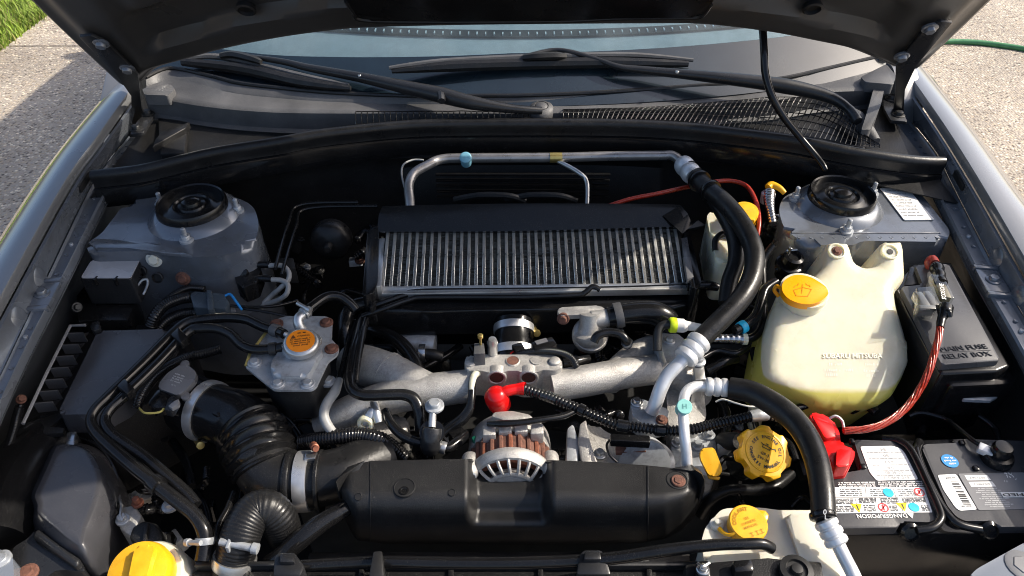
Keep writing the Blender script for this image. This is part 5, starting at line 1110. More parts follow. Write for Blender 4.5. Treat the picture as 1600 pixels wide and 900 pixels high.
# ============================================================ left side of the bay
rl_ = obj('relay_box', slab([(124, 436), (140, 408), (158, 398), (214, 396.5), (222, 402), (205, 436)], z=.855, depth=.05, bev=.002, rc=.004), satin, None, 'small black relay box with a flat grey lid beside the left strut tower', 'relay box')
obj('lid', slab([(126, 434), (141, 409), (159, 399), (213, 397.5), (220, 402.5), (204, 434)], z=.8562, depth=.002, bev=.0006, seg=1, rc=.004), relm, rl_)
for u in (149, 181): obj('lid_clip', box(P(u, 434, .8565), .004, .010, .012, rz=-.2, bev=.001), gplast, rl_)
obj('relay_base', slab([(118, 462), (136, 440), (206, 440), (212, 470), (200, 500), (120, 500)], z=.80, depth=.05, bev=.004), gplast, rl_)
hexbolt(car, P(120, 480, .825), .0055, .007, (.8, -.5, .5), darkmetal)
hb_ = hose('metal_clip', 'bent silver clip behind the small relay box', 'clip', [(214, 448, .83), (222, 438, .838), (230, 437, .838), (230, 446, .83), (224, 460, .82)], 2.0, zincc, n=6)
# airbox
ab = thing('air_box', 'black air filter box with a smooth lid and ribbed edge on the left', 'air box', (160, 590, .70))
lid = obj('lid', slab([(153, 517), (262, 514), (268, 524), (218, 590), (196, 622), (150, 647), (96, 648), (92, 642)], z=.808, depth=.035, bev=.006, seg=4, rc=.008, taper=.03), skyp, ab)
obj('base', slab([(108, 508), (290, 506), (290, 600), (150, 672), (34, 664)], z=.772, depth=.14, bev=.003), bplast, ab)
obj('rim', sweep([P(*q) for q in ((36, 662, .79), (72, 585, .79), (110, 509, .79), (134, 508, .79))], lambda i, p: .0024, 6), relm, ab)  # pale colour stands in for light along the rim
for k in range(7):
    t = k / 6; a = (104 - 52 * t, 521 + 108 * t + 1.5 * t, .79); b = (130 - 48 * t, 520 + 108 * t, .79)
    A, B = P(*a), P(*b); obj('rib', prism([A - Y * .001, B - Y * .001, B + Y * .0014, A + Y * .0014], Z, .028, 0), mat('lit_rib_plastic', (.10, .10, .105), .35) if k == 0 else bpy.data.materials['lit_rib_plastic'], ab)  # lighter rib colour imitates their lit top edges
    m0 = A.lerp(B, .6) - Z * .004; m1 = A.lerp(B, .75) + Vector((0, .020, -.016)); obj('web', prism([m0 - RT * .001, m0 + RT * .001, m1 + RT * .001, m1 - RT * .001], Z, .012, 0), skyp, ab)
obj('corner_flange', slab([(35, 663), (94, 644), (98, 652), (76, 668), (100, 668), (98, 676), (70, 678)], z=.788, depth=.008, bev=.001), bplast, ab)
obj('lid_clip', slab([(144, 502), (155, 500), (157, 513), (146, 517), (140, 510)], z=.812, depth=.012, bev=.002), satin, ab)
obj('lid_clip', slab([(104, 675), (119, 673), (116, 696), (102, 696)], z=.79, depth=.01, bev=.002), steel, ab)
# airflow sensor
ms = thing('airflow_sensor', 'grey airflow sensor with printed label between hoses and air box', 'sensor', (276, 595, .79))
sn = Vector((.1, -.25, 1)).normalized(); s0 = P(278, 592, .825)
bd = obj('sensor_body', slab([(272, 576), (284, 568), (294, 571), (307, 581), (304, 594), (284, 615), (276, 617), (248, 607), (247, 600), (262, 582)], pl=(s0, sn), depth=.012, bev=.002, rc=.004), greyp, ms)
for u, v in ((289, 569), (290, 619)):
    t_ = obj('mount_tab', lathe(PL(u, v, s0 - sn * .006, sn), sn, [(.006, -.004), (.006, .001), (.004, .0015), (0, .0015)], 20), greyp, ms)
bm = bmesh.new(); xd = (PL(298, 588, s0, sn) - PL(268, 578, s0, sn)).normalized(); yd = sn.cross(xd)
for k in range(4): scribble(bm, s0 + sn * .0004 + yd * (.006 - k * .0036), xd, yd, .016, .0022, k)
text(bm, '4J 01', s0 + sn * .0004 - yd * .011, xd, yd, ht=.0034); obj('print', bm, inkg, bd, flat=True)
obj('connector', slab([(243, 608), (252, 606), (270, 620), (260, 636), (236, 638), (230, 628)], z=.818, depth=.016, bev=.003), gplast, ms)
obj('connector', slab([(262, 622), (272, 616), (280, 622), (268, 642), (256, 640)], z=.82, depth=.012, bev=.002), satin, ms)
obj('latch', slab([(272, 626), (279, 623), (279, 632), (268, 638), (262, 634)], z=.824, depth=.006, bev=.001), greyst, ms)
hose('yellow_wire', 'yellow wire looped beneath the airflow sensor connector', 'wire', [(218, 638, .81), (226, 645, .815), (244, 645, .815), (254, 641, .815), (262, 628, .815)], 1.8, ywire, n=6)
hose('wiring_loom', 'ribbed black loom curving down to the airflow sensor', 'loom', [(345, 545, .80), (320, 552, .80), (296, 557, .802), (270, 568, .806), (246, 584, .81), (228, 604, .812), (218, 622, .812), (214, 638, .805)], 7.5, loomm, corr=(.0034, .0012), n=12)
# coolant hoses
hose('coolant_hose', 'outer of the twin black hoses arching over the air box', 'hose',
     [(444, 522, .852), (432, 517, .85), (410, 510, .85), (385, 499, .85), (355, 496, .85), (320, 499, .85), (293, 504, .85), (268, 523, .848), (220, 571, .845), (171, 618, .842), (149, 640, .84), (142, 658, .836), (152, 678, .83), (175, 700, .825), (222, 740, .815), (272, 779, .81), (303, 804, .80), (318, 828, .79), (320, 850, .78), (316, 876, .77)], [8] * 12 + [9, 10, 11, 11, 11, 12, 12, 12], gplast, n=14, clamps=((.03, 8.6, .012, greyw), (.80, 12.5, .014, gplast), (.965, 13, .008, zincc, 1)), sub=6)
hose('coolant_hose', 'inner of the twin black hoses arching over the air box', 'hose',
     [(442, 542, .852), (428, 545, .85), (398, 546, .85), (378, 539, .85), (361, 523, .85), (340, 514, .85), (315, 513, .85), (293, 520, .848), (246, 569, .842), (196, 618, .838), (172, 640, .836), (164, 659, .832), (176, 679, .826), (196, 694, .82), (224, 713, .812), (258, 742, .805), (290, 770, .80), (306, 790, .795)], [8] * 11 + [9, 10, 10, 10, 10, 10], gplast, n=14, clamps=((.03, 8.6, .01, darkmetal),), sub=6)
for k, (u, v) in enumerate(((196, 604), (280, 524))):
    obj('hose_clip', slab([(u - 14, v - 2), (u - 2, v - 14), (u + 14, v + 2), (u + 2, v + 12)], z=.856, depth=.012, bev=.002), gplast, None, ['black double clip holding the twin hoses at their lower bend', 'black double clip holding the twin hoses near their upper bend'][k], 'clip')
# expansion tank
et = thing('coolant_filler_tank', 'dull metal coolant filler tank with an orange labelled cap', 'tank', (460, 560, .76))
sh = obj('top_plate', slab([(437, 497), (446, 494), (512, 494), (519, 501), (518, 530), (530, 543), (527, 554), (513, 564), (494, 604), (487, 609), (428, 609), (420, 603), (383, 573), (389, 553), (416, 520), (426, 502)], z=.838, depth=.004, bev=.0012, rc=.004), zincc, et)
obj('plate_lip', slab([(438, 498), (512, 496), (518, 530), (526, 546), (510, 564), (490, 604), (430, 605), (388, 572)], z=.834, depth=.006, bev=.001, rc=.004), zincc, et)
obj('raised_dome', slab([(440, 540), (500, 532), (504, 548), (494, 562), (484, 582), (474, 588), (432, 588), (422, 580), (424, 566)], z=.849, depth=.012, bev=.006, seg=4, rc=.010), zincc, et)
obj('tank_body', slab([(400, 575), (420, 520), (510, 520), (515, 560), (485, 606), (432, 606)], z=.832, depth=.07, bev=.005, taper=-.12), darkmetal, et)
obj('yellow_edge', sweep([P(384, 571, .839), P(390, 553, .839), P(416, 519, .839)], lambda i, p: .0022, 6), mat('old_paint', (.35, .28, .09), .6), et)
for u, v, m in ((510, 504, rust), (518, 545, rust), (398, 567, zincc), (434, 600, zincc), (481, 600, zincc), (432, 506, rust)): hexbolt(et, (u, v, .839), .0068, .005, m=m)
hexbolt(et, (513, 596, .80), .0075, .006, m=zincc)
cz = P(469, 540, .852)
obj('cap_neck', lathe(cz, Z, [(.026, -.014), (.025, 0), (.023, .004), (0, .004)], 32), zincc, et)
n3 = Vector((.08, -.14, 1)).normalized(); c3 = P(470, 534, .866)
kp = obj('pressure_cap', lathe(c3, n3, [(.0235, -.010), (.0245, -.003), (.0235, .0), (.0205, .002), (0, .002)], 40), alu, et)
er = slab([(440, 541), (445, 534), (456, 528), (482, 520), (494, 520), (502, 524), (503, 532), (496, 538), (488, 544), (474, 551), (458, 550), (448, 546)], pl=(c3 - n3 * .001, n3), depth=.006, bev=.002, rc=.006)
obj('cap_ears', er, alu, kp)
lb = obj('cap_label', lathe(c3 + n3 * .002, n3, [(.0192, 0), (.0192, .0006), (0, .0007)], 36), orlab, kp, flat=True)
ux = (RT * .97 + Y * .22); ux = (ux - n3 * ux.dot(n3)).normalized(); uy = n3.cross(ux); cf = c3 + n3 * .0029; bm = bmesh.new()
c = cf - ux * .0095 + uy * .008; bm.faces.new([bm.verts.new(c + ux * x + uy * y) for x, y in ((-.0035, -.003), (.0035, -.003), (0, .0035))])
text(bm, 'WARNING', cf + ux * .004 + uy * .008, ux, uy, wd=.017, ht=.0028)
for k in range(4): scribble(bm, cf + uy * (.003 - k * .0036), ux, uy, .030 - abs(k - .6) * .004, .0022, k + 3)
for dx in (-.003, .004): stroke(bm, [cf + ux * dx + uy * .0135, cf + ux * (dx + .003) + uy * .0135], .002, n3)
obj('print', bm, mat('brown_ink', (.12, .04, .01), .5), lb, flat=True)
obj('nipple', tube([(452, 527, .846), (442, 520, .851), (432, 517, .851)], 5, 10), alu, et); obj('nipple', tube([(448, 542, .85), (438, 543, .852)], 5.5, 10), alu, et)
obj('nipple', tube([(473, 518, .842), (467, 508, .852), (466, 499, .858), (472, 492, .86), (482, 485, .86)], [8, 8, 8, 8, 7], 12), alu, et)
hose('coolant_hose', 'thin black hose leaving the top nipple of the filler tank', 'hose', [(474, 491, .86), (490, 477, .862), (510, 464, .862), (530, 463, .858), (545, 472, .85), (556, 484, .84)], 8, gplast, n=12, clamps=((.05, 8.8, .008, alu, 1.5),))
hose('coolant_hose', 'black hose bending down in front of the intercooler left end', 'hose', [(590, 474, .815), (570, 474, .815), (552, 480, .815), (541, 496, .81), (539, 520, .80), (541, 545, .78)], [11, 12, 12, 12, 11, 10], gplast, n=14)
hose('heater_hose', 'black hose dropping right of the filler tank then turning across the manifold', 'hose', [(568, 484, .80), (564, 500, .806), (557, 535, .812), (549, 570, .815), (547, 595, .815), (553, 611, .815), (572, 618, .815), (605, 617, .815), (632, 617, .812), (648, 625, .806), (656, 645, .795), (657, 672, .775)], [8, 8, 9, 9, 9, 9, 9, 9, 10, 10, 10], gplast, n=14)
hose('heater_hose', 'slimmer black hose alongside the drop right of the filler tank', 'hose', [(572, 500, .815), (568, 515, .818), (562, 545, .82), (557, 575, .82), (555, 596, .815)], 6, gplast, n=12)
hp = hose('vacuum_pipe', 'grey pipe bending down beside the left manifold runner', 'pipe', [(556, 502, .80), (546, 535, .80), (538, 568, .80), (530, 595, .80), (523, 612, .798), (511, 630, .795), (506, 648, .79), (512, 665, .782), (524, 680, .77)], [4.5, 4.5, 5, 6, 8, 8, 8, 8, 7], greytube, n=12)
obj('sleeve', tube([(555, 504, .802), (546, 535, .802), (538, 568, .802), (532, 592, .802)], 6, 10), gplast, hp)
# intake tube
pts = [(296, 630, .765), (318, 640, .768), (345, 648, .77), (372, 658, .77), (394, 678, .768)]
it = thing('intake_tube', 'large black bellows intake tube with two silver band clamps', 'intake tube', (400, 700, .70))
obj('tube_neck', tube(pts, [46, 46, 45, 46, 50], 28, 8), gplast, it, ang=60)
pts2 = [(386, 668, .769), (394, 680, .767), (402, 698, .763), (409, 718, .757), (416, 736, .75)]
obj('bellows', tube(pts2, [48, 52, 53, 52, 48], 36, 8, corr=(.0125, .0075)), gplast, it, ang=70)
pts3 = [(410, 722, .755), (424, 742, .75), (446, 752, .748), (470, 752, .748), (490, 750, .748), (530, 742, .748), (560, 730, .745), (600, 715, .735)]
obj('elbow', tube(pts3, [48, 47, 45, 43, 43, 42, 42, 42], 28, 8), rubber, it, ang=60)
c, t = along(pts, .32); k1 = obj('clamp', band(c, (RT * .9 - Y * .35 + Z * .05), px(c, 47), .014, .0012, 44), bandm, it)
obj('clamp_screw', lathe(P(310, 692, .75), (.5, -.6, .4), [(.004, -.012), (.004, .008), (.0055, .009), (.0055, .014), (0, .015)], 10), brass, k1)
c, t = along(pts3, .40); k2 = obj('clamp', band(c, RT + Y * .05, px(c, 45), .017, .0014, 44), bandm, it)
obj('clamp', band(c + RT * .021, RT + Y * .05, px(c, 44), .005, .003, 44), rubber, it); obj('clamp', band(c - RT * .018, RT + Y * .05, px(c, 44), .008, .003, 44), rubber, it)
obj('clamp_buckle', slab([(478, 706), (496, 705), (492, 716), (475, 718)], z=.79, depth=.006, bev=.001), steel, k2)
obj('clamp_screw', lathe(P(492, 699, .792), (.4, -.7, .5), [(.0055, -.01), (.0055, .002), (.004, .003), (.004, .008), (0, .008)], 12), copper, k2)
obj('tube_rib', box(P(344, 640, .806), .012, .02, .012, rz=-.5, bev=.002), gplast, it)
hose('wiring_loom', 'ribbed black loom curving behind the second intake clamp', 'loom', [(470, 690, .75), (500, 686, .765), (530, 682, .772), (560, 680, .772), (590, 685, .77), (612, 698, .755), (630, 715, .735)], [10, 11, 12, 12, 12, 12], loomm, corr=(.0042, .0014), n=14)
# PCV parts left of the alternator
pv = hose('vent_valve', 'black breather valve with a silver fitting left of the alternator', 'valve', [(676, 668, .80), (675, 676, .795), (674, 684, .79), (673, 696, .78), (672, 706, .77)], [15, 17, 17, 17, 12], satin, n=20)
obj('valve_pipe', tube([(677, 632, .812), (676, 648, .808), (675, 668, .80)], [6, 6, 6], 10), alu, pv); hexbolt(pv, P(679, 634, .813), .009, .008, m=zincc)
obj('valve_ring', band(P(675, 676, .795), (0, -.4, 1), .0145, .006, .002), gplast, pv)
hose('vent_pipe', 'dark hose running from the plenum down to the breather valve', 'hose', [(742, 587, .80), (738, 598, .805), (737, 618, .80), (734, 638, .79), (722, 655, .78), (704, 668, .77), (692, 678, .765)], [5, 6, 6, 8, 9, 9, 8], gplast, n=12)
hose('vent_pipe', 'ivory coloured metal stub bent down from the plenum corner', 'pipe', [(746, 582, .808), (741, 587, .81), (738, 597, .808), (737, 610, .804)], [7, 5.5, 5, 4.5], ivory, n=12)
hose('breather_hose', 'glossy black hose curving to the breather valve from the left', 'hose', [(602, 642, .785), (610, 660, .785), (624, 676, .785), (642, 687, .783), (658, 692, .78)], [7, 8, 8, 8], gplast, n=12)
hose('breather_hose', 'short silver ended hose right of the breather valve', 'hose', [(688, 698, .775), (700, 700, .773), (715, 690, .77), (728, 678, .765)], [7, 8, 9, 8], gplast, n=12, clamps=((.1, 8, .008, alu),))
bb = obj('sensor_plug', box(P(716, 676, .772), .022, .022, .016, rz=.7, bev=.003), gplast, None, 'square black plug half hidden left of the alternator', 'connector')
fit = thing('pipe_fitting', 'silver angled fitting at the left end of the manifold', 'fitting', (575, 650, .76))
obj('body', tube([(584, 640, .79), (578, 650, .785), (571, 662, .775)], [9, 10, 8], 14), alu, fit); obj('end_ring', lathe(P(571, 662, .78), (-.1, -1, .3), [(.011, -.006), (.012, 0), (.010, .004), (.006, .004), (.005, 0), (0, 0)], 20), ivory, fit)
obj('lug', tube([(584, 630, .79), (588, 644, .79), (592, 660, .782)], [7, 8, 7], 10), alu, fit)
hose('coolant_hose', 'glossy black hose rising from behind the manifold to the left', 'hose', [(580, 515, .77), (605, 522, .775), (630, 540, .775), (648, 565, .77), (655, 590, .76)], [9, 10, 11, 11, 10], gplast, n=14)
tb = thing('turbo_pipe', 'short steel pipe stub in the shade left of the coupling', 'pipe', (655, 545, .70)); obj('pipe', tube([(625, 540, .74), (655, 538, .745), (680, 540, .745)], [18, 18, 17], 18), zincc, tb); obj('clamp', band(P(660, 551, .76), (1, 0, 0), .012, .010), steel, tb); obj('stub', tube([(660, 552, .76), (678, 554, .76), (690, 558, .755)], [8, 9, 8], 12), darkmetal, tb)
# solenoid and grey tubes
so_ = thing('solenoid', 'black solenoid valve with two grey hoses beside the left strut tower', 'solenoid', (385, 425, .80))
obj('body', slab([(366, 420), (372, 408), (386, 402), (404, 404), (408, 420), (400, 442), (380, 450), (368, 440)], z=.83, depth=.03, bev=.005, rc=.004), gplast, so_)
obj('port', tube([(398, 414, .832), (410, 413, .833), (422, 414, .833)], [5, 6, 5], 10), gplast, so_); obj('port', tube([(398, 436, .825), (412, 435, .826), (424, 436, .826)], [5, 6, 5], 10), gplast, so_); obj('knob', lathe(P(378, 424, .832), (-.2, -.8, .6), [(.011, -.01), (.011, .004), (.007, .006), (0, .006)], 18), gplast, so_)
hose('vacuum_tube', 'upper grey rubber tube curling from the solenoid', 'hose', [(420, 415, .833), (440, 415, .832), (451, 425, .83), (450, 438, .825), (438, 450, .815), (424, 462, .80), (412, 474, .79)], 4, greytube, n=10)
hose('vacuum_tube', 'lower grey rubber tube curling from the solenoid', 'hose', [(424, 437, .827), (440, 438, .826), (450, 446, .823), (447, 460, .815), (432, 470, .80), (415, 475, .79), (408, 482, .785)], 4, greytube, n=10)
sb = obj('vacuum_bracket', slab([(434, 402), (458, 402), (462, 420), (438, 420)], z=.82, depth=.03, bev=.002), darkmetal, None, 'dark square bracket behind the grey vacuum tubes', 'bracket')
# connector with looms below the left tower
cn_ = thing('harness_connector', 'blue grey wiring connector below the left strut tower', 'connector', (325, 465, .80))
obj('shell', slab([(296, 460), (304, 454), (350, 458), (358, 472), (352, 482), (302, 480)], z=.828, depth=.018, bev=.003), mat('blue_grey_plastic', (.045, .06, .075), .3), cn_); obj('shell_rib', slab([(322, 452), (330, 452), (334, 482), (324, 484)], z=.832, depth=.02, bev=.002), mat('blue_grey_rib', (.05, .065, .08), .3), cn_)
obj('blue_wire', tube([(352, 462, .826), (360, 460, .828), (368, 470, .826), (378, 484, .82)], 2, 6), blue, cn_)
for k, (pts, r) in enumerate(([[(298, 464, .82), (278, 468, .82), (256, 478, .818), (242, 494, .812), (236, 508, .80)], 9], [[(310, 488, .80), (285, 490, .80), (262, 500, .795), (246, 516, .785)], 8], [[(320, 452, .82), (296, 450, .82), (272, 460, .815), (256, 474, .808)], 5])):
    hose('wiring_loom', ['thick ribbed loom leaving the blue grey connector', 'thin ribbed loom underneath the blue grey connector', 'slim ribbed loom over the blue grey connector'][k], 'loom', pts, r, loomm, corr=(.0036, .0012), n=12)
for k, pts in enumerate(([(380, 482, .815), (420, 488, .81), (455, 496, .80)], [(360, 478, .82), (395, 480, .815), (430, 478, .81), (465, 470, .80)])): hose('black_wire', ['straight black wire under the outer twin hose', 'black wire lifting towards the filler tank nipple'][k], 'wire', pts, 2.5, gplast, n=6)
obj('identification_tag', slab([(310, 484), (366, 478), (368, 485), (314, 492)], z=.812, depth=.004, bev=.001), greyst, None, 'grey printed tag lying under the blue grey connector', 'tag')
# ------------------------------------------------ front left: snorkel, caps, hoses
Tt = [(90, 697), (108, 695), (127, 700), (142, 711), (152, 728), (157, 748), (153, 775), (143, 802), (133, 826), (127, 850), (109, 841), (85, 821), (61, 802), (59, 788), (55, 773), (66, 748), (78, 722)]
Oo = [(80, 697), (108, 691), (138, 695), (160, 707), (178, 730), (189, 758), (188, 790), (179, 826), (166, 862), (150, 898), (108, 886), (80, 868), (52, 828), (50, 795), (44, 772), (56, 744), (68, 716)]
def closed(L, k=4):
    n = len(L); out = []
    for i in range(n):
        p0, p1, p2, p3 = (Vector((*L[(i + d) % n], 0)) for d in (-1, 0, 1, 2))
        for j in range(k):
            t = j / k; q = .5 * (2 * p1 + (p2 - p0) * t + (2 * p0 - 5 * p1 + 4 * p2 - p3) * t * t + (3 * p1 - p0 - 3 * p2 + p3) * t ** 3); out.append((q.x, q.y))
    return out
Tt = closed(Tt); Oo = closed(Oo)
mix = lambda t: [(a[0] + (b[0] - a[0]) * t, a[1] + (b[1] - a[1]) * t) for a, b in zip(Oo, Tt)]
rc_ = lambda L, z: [P(u, v, z) for u, v in L]
cx_ = P(115, 780, .78)
shrink = lambda L, s: [cx_ + (p - cx_) * s for p in L]
rs = thing('intake_resonator', 'moulded black intake resonator filling the lower left corner', 'resonator', (110, 790, .66))
obj('shell', ringloft([[p - Z * .10 for p in rc_(Oo, .745)], rc_(Oo, .742), rc_(mix(.12), .757), rc_(mix(.4), .776), rc_(mix(.75), .790), rc_(mix(.93), .7955), rc_(mix(1), .797), [P(108, 770, .797).lerp(p, .8) for p in rc_(mix(1), .797)]]), skyp, rs, ang=80)
obj('tongue', slab([(18, 860), (24, 853), (46, 840), (56, 826), (124, 874), (134, 893), (96, 890), (78, 894), (60, 925), (14, 930)], z=.775, depth=.05, bev=.006, seg=3, rc=.006), satin, rs)
obj('tongue_step', slab([(57, 823), (126, 873), (118, 886), (48, 838)], z=.786, depth=.02, bev=.005, seg=3), satin, rs)
obj('shell_seam', sweep([p + Z * .012 for p in rc_(Oo, .74)] , lambda i, p: .0018, 6), satin, rs); hexbolt(rs, (43, 896, .776), .0085, .006, m=rust)
sd_ = hose('intake_duct', 'round black duct disappearing left of the resonator', 'duct', [(90, 690, .74), (52, 720, .75), (18, 770, .76), (-10, 850, .76)], [50, 52, 52, 50], gplast, n=28)
obj('duct_ridge', band(*[(lambda c: c)(P(22, 764, .755)), Vector((.4, -.8, 0))], .042, .006, .003, 40), gplast, sd_)
hose('wiring_loom', 'ribbed black loom hanging on the far left inner wing', 'loom', [(31, 634, .81), (26, 652, .805), (20, 676, .80), (10, 704, .79), (-6, 735, .78)], 6.5, loomm, corr=(.0036, .0012), n=12)
hexbolt(car, P(33, 624, .82), .0045, .007, (.6, -.3, .7), rust)
yc = thing('power_steering_cap', 'yellow ridged filler cap at the bottom left corner', 'cap', (217, 900, .74))
yn = Vector((0, -.25, 1)).normalized(); y0 = P(217, 893, .785)
yb_ = obj('cap_body', lathe(y0, yn, [(.035, -.02), (.0355, -.004), (.033, .004), (.02, .008), (0, .009)], 44), yellow, yc)
obj('cap_ridge', slab([(213, 852), (236, 850), (240, 858), (228, 905), (200, 905), (208, 866)], pl=(y0 + yn * .018, yn), depth=.025, bev=.004, seg=3, rc=.004), yellow, yb_)
obj('reservoir_body', lathe(y0 - yn * .02, -yn, [(.04, 0), (.044, .01), (.044, .08), (0, .08)], 36), cream, yc)
pm = thing('pump_block', 'weathered metal and black plastic block beside the resonator', 'pump', (210, 810, .70))
obj('casting', slab([(186, 792), (210, 788), (222, 806), (204, 838), (186, 826)], z=.755, depth=.05, bev=.004), castal, pm); obj('cover', slab([(206, 822), (222, 812), (246, 816), (254, 838), (250, 860), (214, 852), (200, 840)], z=.765, depth=.05, bev=.005, seg=3), bplast, pm); hexbolt(pm, (215, 786, .758), .005, .01, m=copper); hexbolt(pm, (192, 812, .757), .006, .008, m=zincc)
obj('bracket', sweep([P(185, 772, .75), P(190, 790, .762), P(188, 806, .765), P(192, 814, .763)], lambda i, p: .002, 6), alu, pm)
obj('cover_ridge', slab([(226, 818), (232, 816), (228, 846), (222, 848)], z=.77, depth=.02, bev=.001), bplast, pm)
hexbolt(pm, (266, 790, .775), .007, .008, m=zincc)
# radiator hose
pts = [(362, 895, .74), (368, 868, .76), (374, 845, .775), (384, 818, .785), (400, 798, .788), (420, 796, .785), (436, 812, .77), (446, 838, .74)]
rh = hose('radiator_hose', 'fat ribbed black radiator hose bending over at the front left', 'hose', pts, [30, 30, 31, 31, 30, 29, 28, 26], rubber, corr=(.0036, .0006), n=28)
c, t = along(pts, .12); kk = obj('clamp', band(c, t, px(c, 31), .013, .0016, 40), alu, rh); cc_ = P(367, 851, .79)
obj('clamp_screw', joinbm(lathe(cc_, (1, -.15, -.1), [(.0045, -.018), (.0045, .02), (.0065, .021), (.0065, .028), (0, .029)], 12), box(cc_ + Vector((-.006, 0, .006)), .004, .016, .02, bev=.001)), zincc, kk)
hose('coolant_pipe', 'dark glossy pipe running diagonally under the belt cover left end', 'pipe', [(420, 880, .745), (440, 868, .755), (470, 842, .765), (498, 820, .77), (530, 800, .772), (548, 790, .77)], [13, 15, 16, 15, 13, 12], gplast, n=18)
for k, (pts, r, z) in enumerate(([[(352, 870), (340, 830), (356, 795), (366, 770)], 6, .74], [[(380, 760), (372, 790), (350, 815), (338, 850)], 5, .72], [[(300, 760), (320, 790), (330, 830)], 6, .66])):
    hose('small_hose', ['black hose left of the fat radiator hose', 'thin hose dropping beneath the intake bellows', 'black hose lost in shade below the twin hoses'][k], 'hose', [(u, v, z) for u, v in pts], r, gplast)
# ------------------------------------------------ radiator and front
rd = thing('radiator', 'black radiator top tank along the bottom front edge of the bay', 'radiator', (780, 900, .70))
obj('top_tank', slab([(300, 886), (1300, 886), (1330, 960), (280, 960)], z=.752, depth=.05, bev=.008, seg=3), bplast, rd)
obj('fan_shroud', slab([(480, 860), (1080, 860), (1080, 884), (480, 884)], z=.70, depth=.2, bev=.006), bplast, rd)
for u in (380, 560, 700, 840, 1010): obj('tank_rib', slab([(u, 888), (u + 9, 888), (u + 9, 950), (u, 950)], z=.757, depth=.02, bev=.002), bplast, rd)
obj('tank_edge', slab([(306, 876), (1096, 876), (1100, 884), (302, 884)], z=.762, depth=.012, bev=.002), satin, rd)
for lab, pts in (('black moulded bracket holding the front hose left of the belt cover', [(428, 868), (436, 862), (460, 862), (476, 884), (470, 900), (426, 900)]), ('black moulded bracket holding the front hose at its middle', [(905, 866), (912, 858), (940, 858), (946, 866), (956, 898), (900, 898)])):
    k_ = obj('hose_bracket', slab(pts, z=.80, depth=.05, bev=.004, seg=2), satin, None, lab, 'bracket'); obj('bracket_pad', slab([(pts[1][0] + 2, pts[1][1] + 2), (pts[2][0] - 2, pts[2][1] + 2), (pts[2][0], pts[2][1] + 16), (pts[1][0], pts[1][1] + 16)], z=.806, depth=.01, bev=.002), satin, k_)
obj('support_post', slab([(583, 861), (597, 860), (600, 900), (576, 900)], z=.80, depth=.05, bev=.002), darkmetal, None, 'slim metal post standing up in front of the belt cover', 'post')
hose('front_hose', 'black hose lying along the front edge across to the overflow tank', 'hose', [(470, 884, .778), (540, 880, .78), (600, 878, .783), (700, 880, .785), (800, 880, .787), (890, 877, .79), (960, 872, .80), (1040, 860, .812), (1110, 852, .82), (1160, 850, .822), (1190, 850, .82), (1206, 857, .812)], [9, 9, 10, 10, 10, 10, 9, 9, 9], gplast, n=14)
hl_ = thing('hood_latch', 'black hood latch assembly at the front edge by the overflow tank', 'latch', (1180, 890, .75))
obj('latch_plate', slab([(1070, 880), (1200, 872), (1285, 876), (1290, 930), (1070, 930)], z=.81, depth=.04, bev=.004), bplast, hl_); obj('latch_housing', slab([(1088, 876), (1108, 874), (1112, 905), (1086, 908)], z=.82, depth=.03, bev=.003), gplast, hl_); obj('latch_housing', slab([(1144, 874), (1176, 872), (1180, 892), (1148, 894)], z=.824, depth=.03, bev=.004), gplast, hl_)
obj('latch_spring', lathe(P(1244, 892, .815), Z, [(.018, -.004), (.018, .003), (.012, .004), (.011, .001), (.007, .001), (.006, .006), (0, .007)], 28), darkmetal, hl_); hexbolt(hl_, (1098, 890, .822), .005, .006, m=steel); obj('latch_rod', tube([(1090, 880, .828), (1098, 885, .83), (1108, 880, .828)], 2.5, 8), steel, hl_)
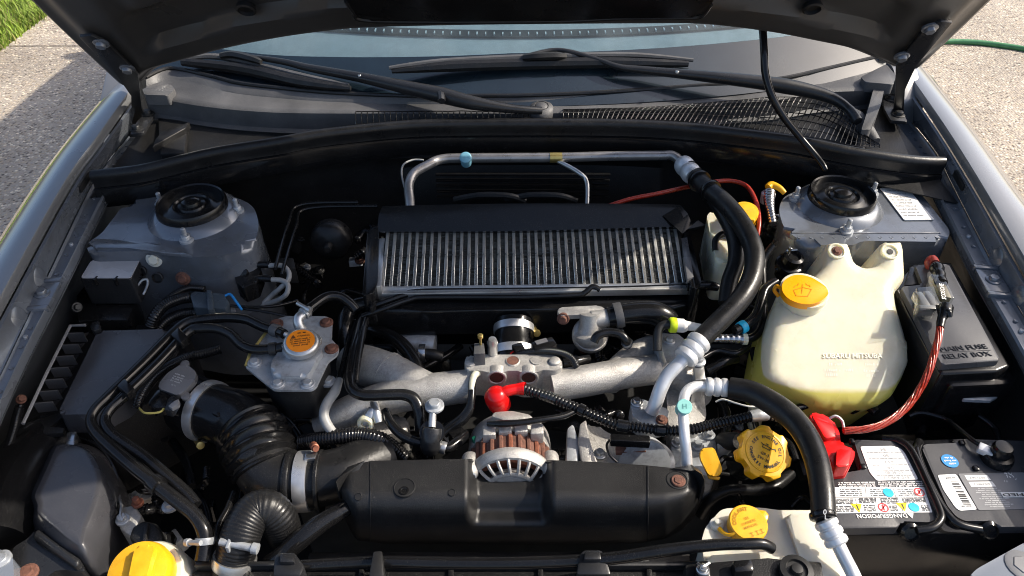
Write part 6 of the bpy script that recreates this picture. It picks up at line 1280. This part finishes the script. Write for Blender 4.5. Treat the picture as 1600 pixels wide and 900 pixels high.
# cable hanging from the hood
hose('hood_cable', 'black cable hanging down from the raised hood over the cowl', 'cable', [(1178, -30, 1.20), (1184, 5, 1.17), (1191, 40, 1.13), (1194, 80, 1.10), (1196, 115, 1.07), (1206, 150, 1.04), (1224, 182, 1.01), (1248, 212, .985), (1272, 240, .965), (1286, 258, .955), (1290, 266, .95)], [6.5, 6, 6, 6, 6, 5.5, 5, 4.5, 4], gplast, n=12)
# dark hoses and wires deep in the bay
deep = [([(420, 640), (450, 660), (470, 690), (460, 720)], 8, .70), ([(610, 560), (640, 580), (690, 560), (720, 540)], 6, .72), ([(230, 660), (260, 680), (290, 720), (300, 760)], 7, .68), ([(1120, 620), (1135, 650), (1130, 700)], 8, .72), ([(1210, 600), (1225, 640), (1215, 670)], 6, .74), ([(1180, 660), (1190, 680), (1230, 690), (1245, 720)], 5, .75), ([(1240, 640), (1280, 628), (1310, 636), (1340, 620)], 6, .79), ([(1330, 640), (1352, 632), (1370, 645)], 8, .785), ([(430, 420), (450, 350), (470, 320), (560, 316)], 3, .84), ([(440, 430), (462, 356), (480, 326), (590, 322)], 3, .835), ([(1420, 650), (1440, 660), (1438, 680)], 7, .75), ([(1530, 650), (1555, 670), (1560, 690)], 5, .78)]
deeplab = ['dark hose under the left manifold runner', 'dark hose behind the left manifold runner', 'dark hose in the gap right of the air box', 'dark hose in the gap right of the cylinder head', 'dark hose below the washer reservoir corner', 'dark wire beside the oil filler cap', 'black cable across the bottom of the washer reservoir', 'black pump hose under the washer reservoir', 'front dark brake line on the left firewall', 'rear dark brake line on the left firewall', 'short ribbed hose behind the battery', 'short black hose by the negative battery post']
for (p_, r, z), lab in zip(deep, deeplab): hose('dark_hose' if r > 4 else 'brake_line', lab, 'hose' if r > 4 else 'brake line', [(u, v, z) for u, v in p_], r, gplast, n=10)
pump = obj('washer_pump', lathe(P(1335, 632, .755), (.2, -.8, .5), [(.016, -.02), (.017, .0), (.012, .008), (.006, .01), (0, .011)], 22), gplast, None, 'black washer pump plugged into the base of the reservoir', 'pump')

# a group phrase for every kind that repeats
from collections import Counter
tops = [o for o in bpy.data.objects if o.parent is None and 'label' in o]
cnt = Counter(o.name.split('.')[0] for o in tops)
for o in tops:
    k = o.name.split('.')[0]
    if cnt[k] > 1 and 'group' not in o: o['group'] = k.replace('_', ' ') + ('es' if k.endswith('s') else 's') + ' in the engine bay'
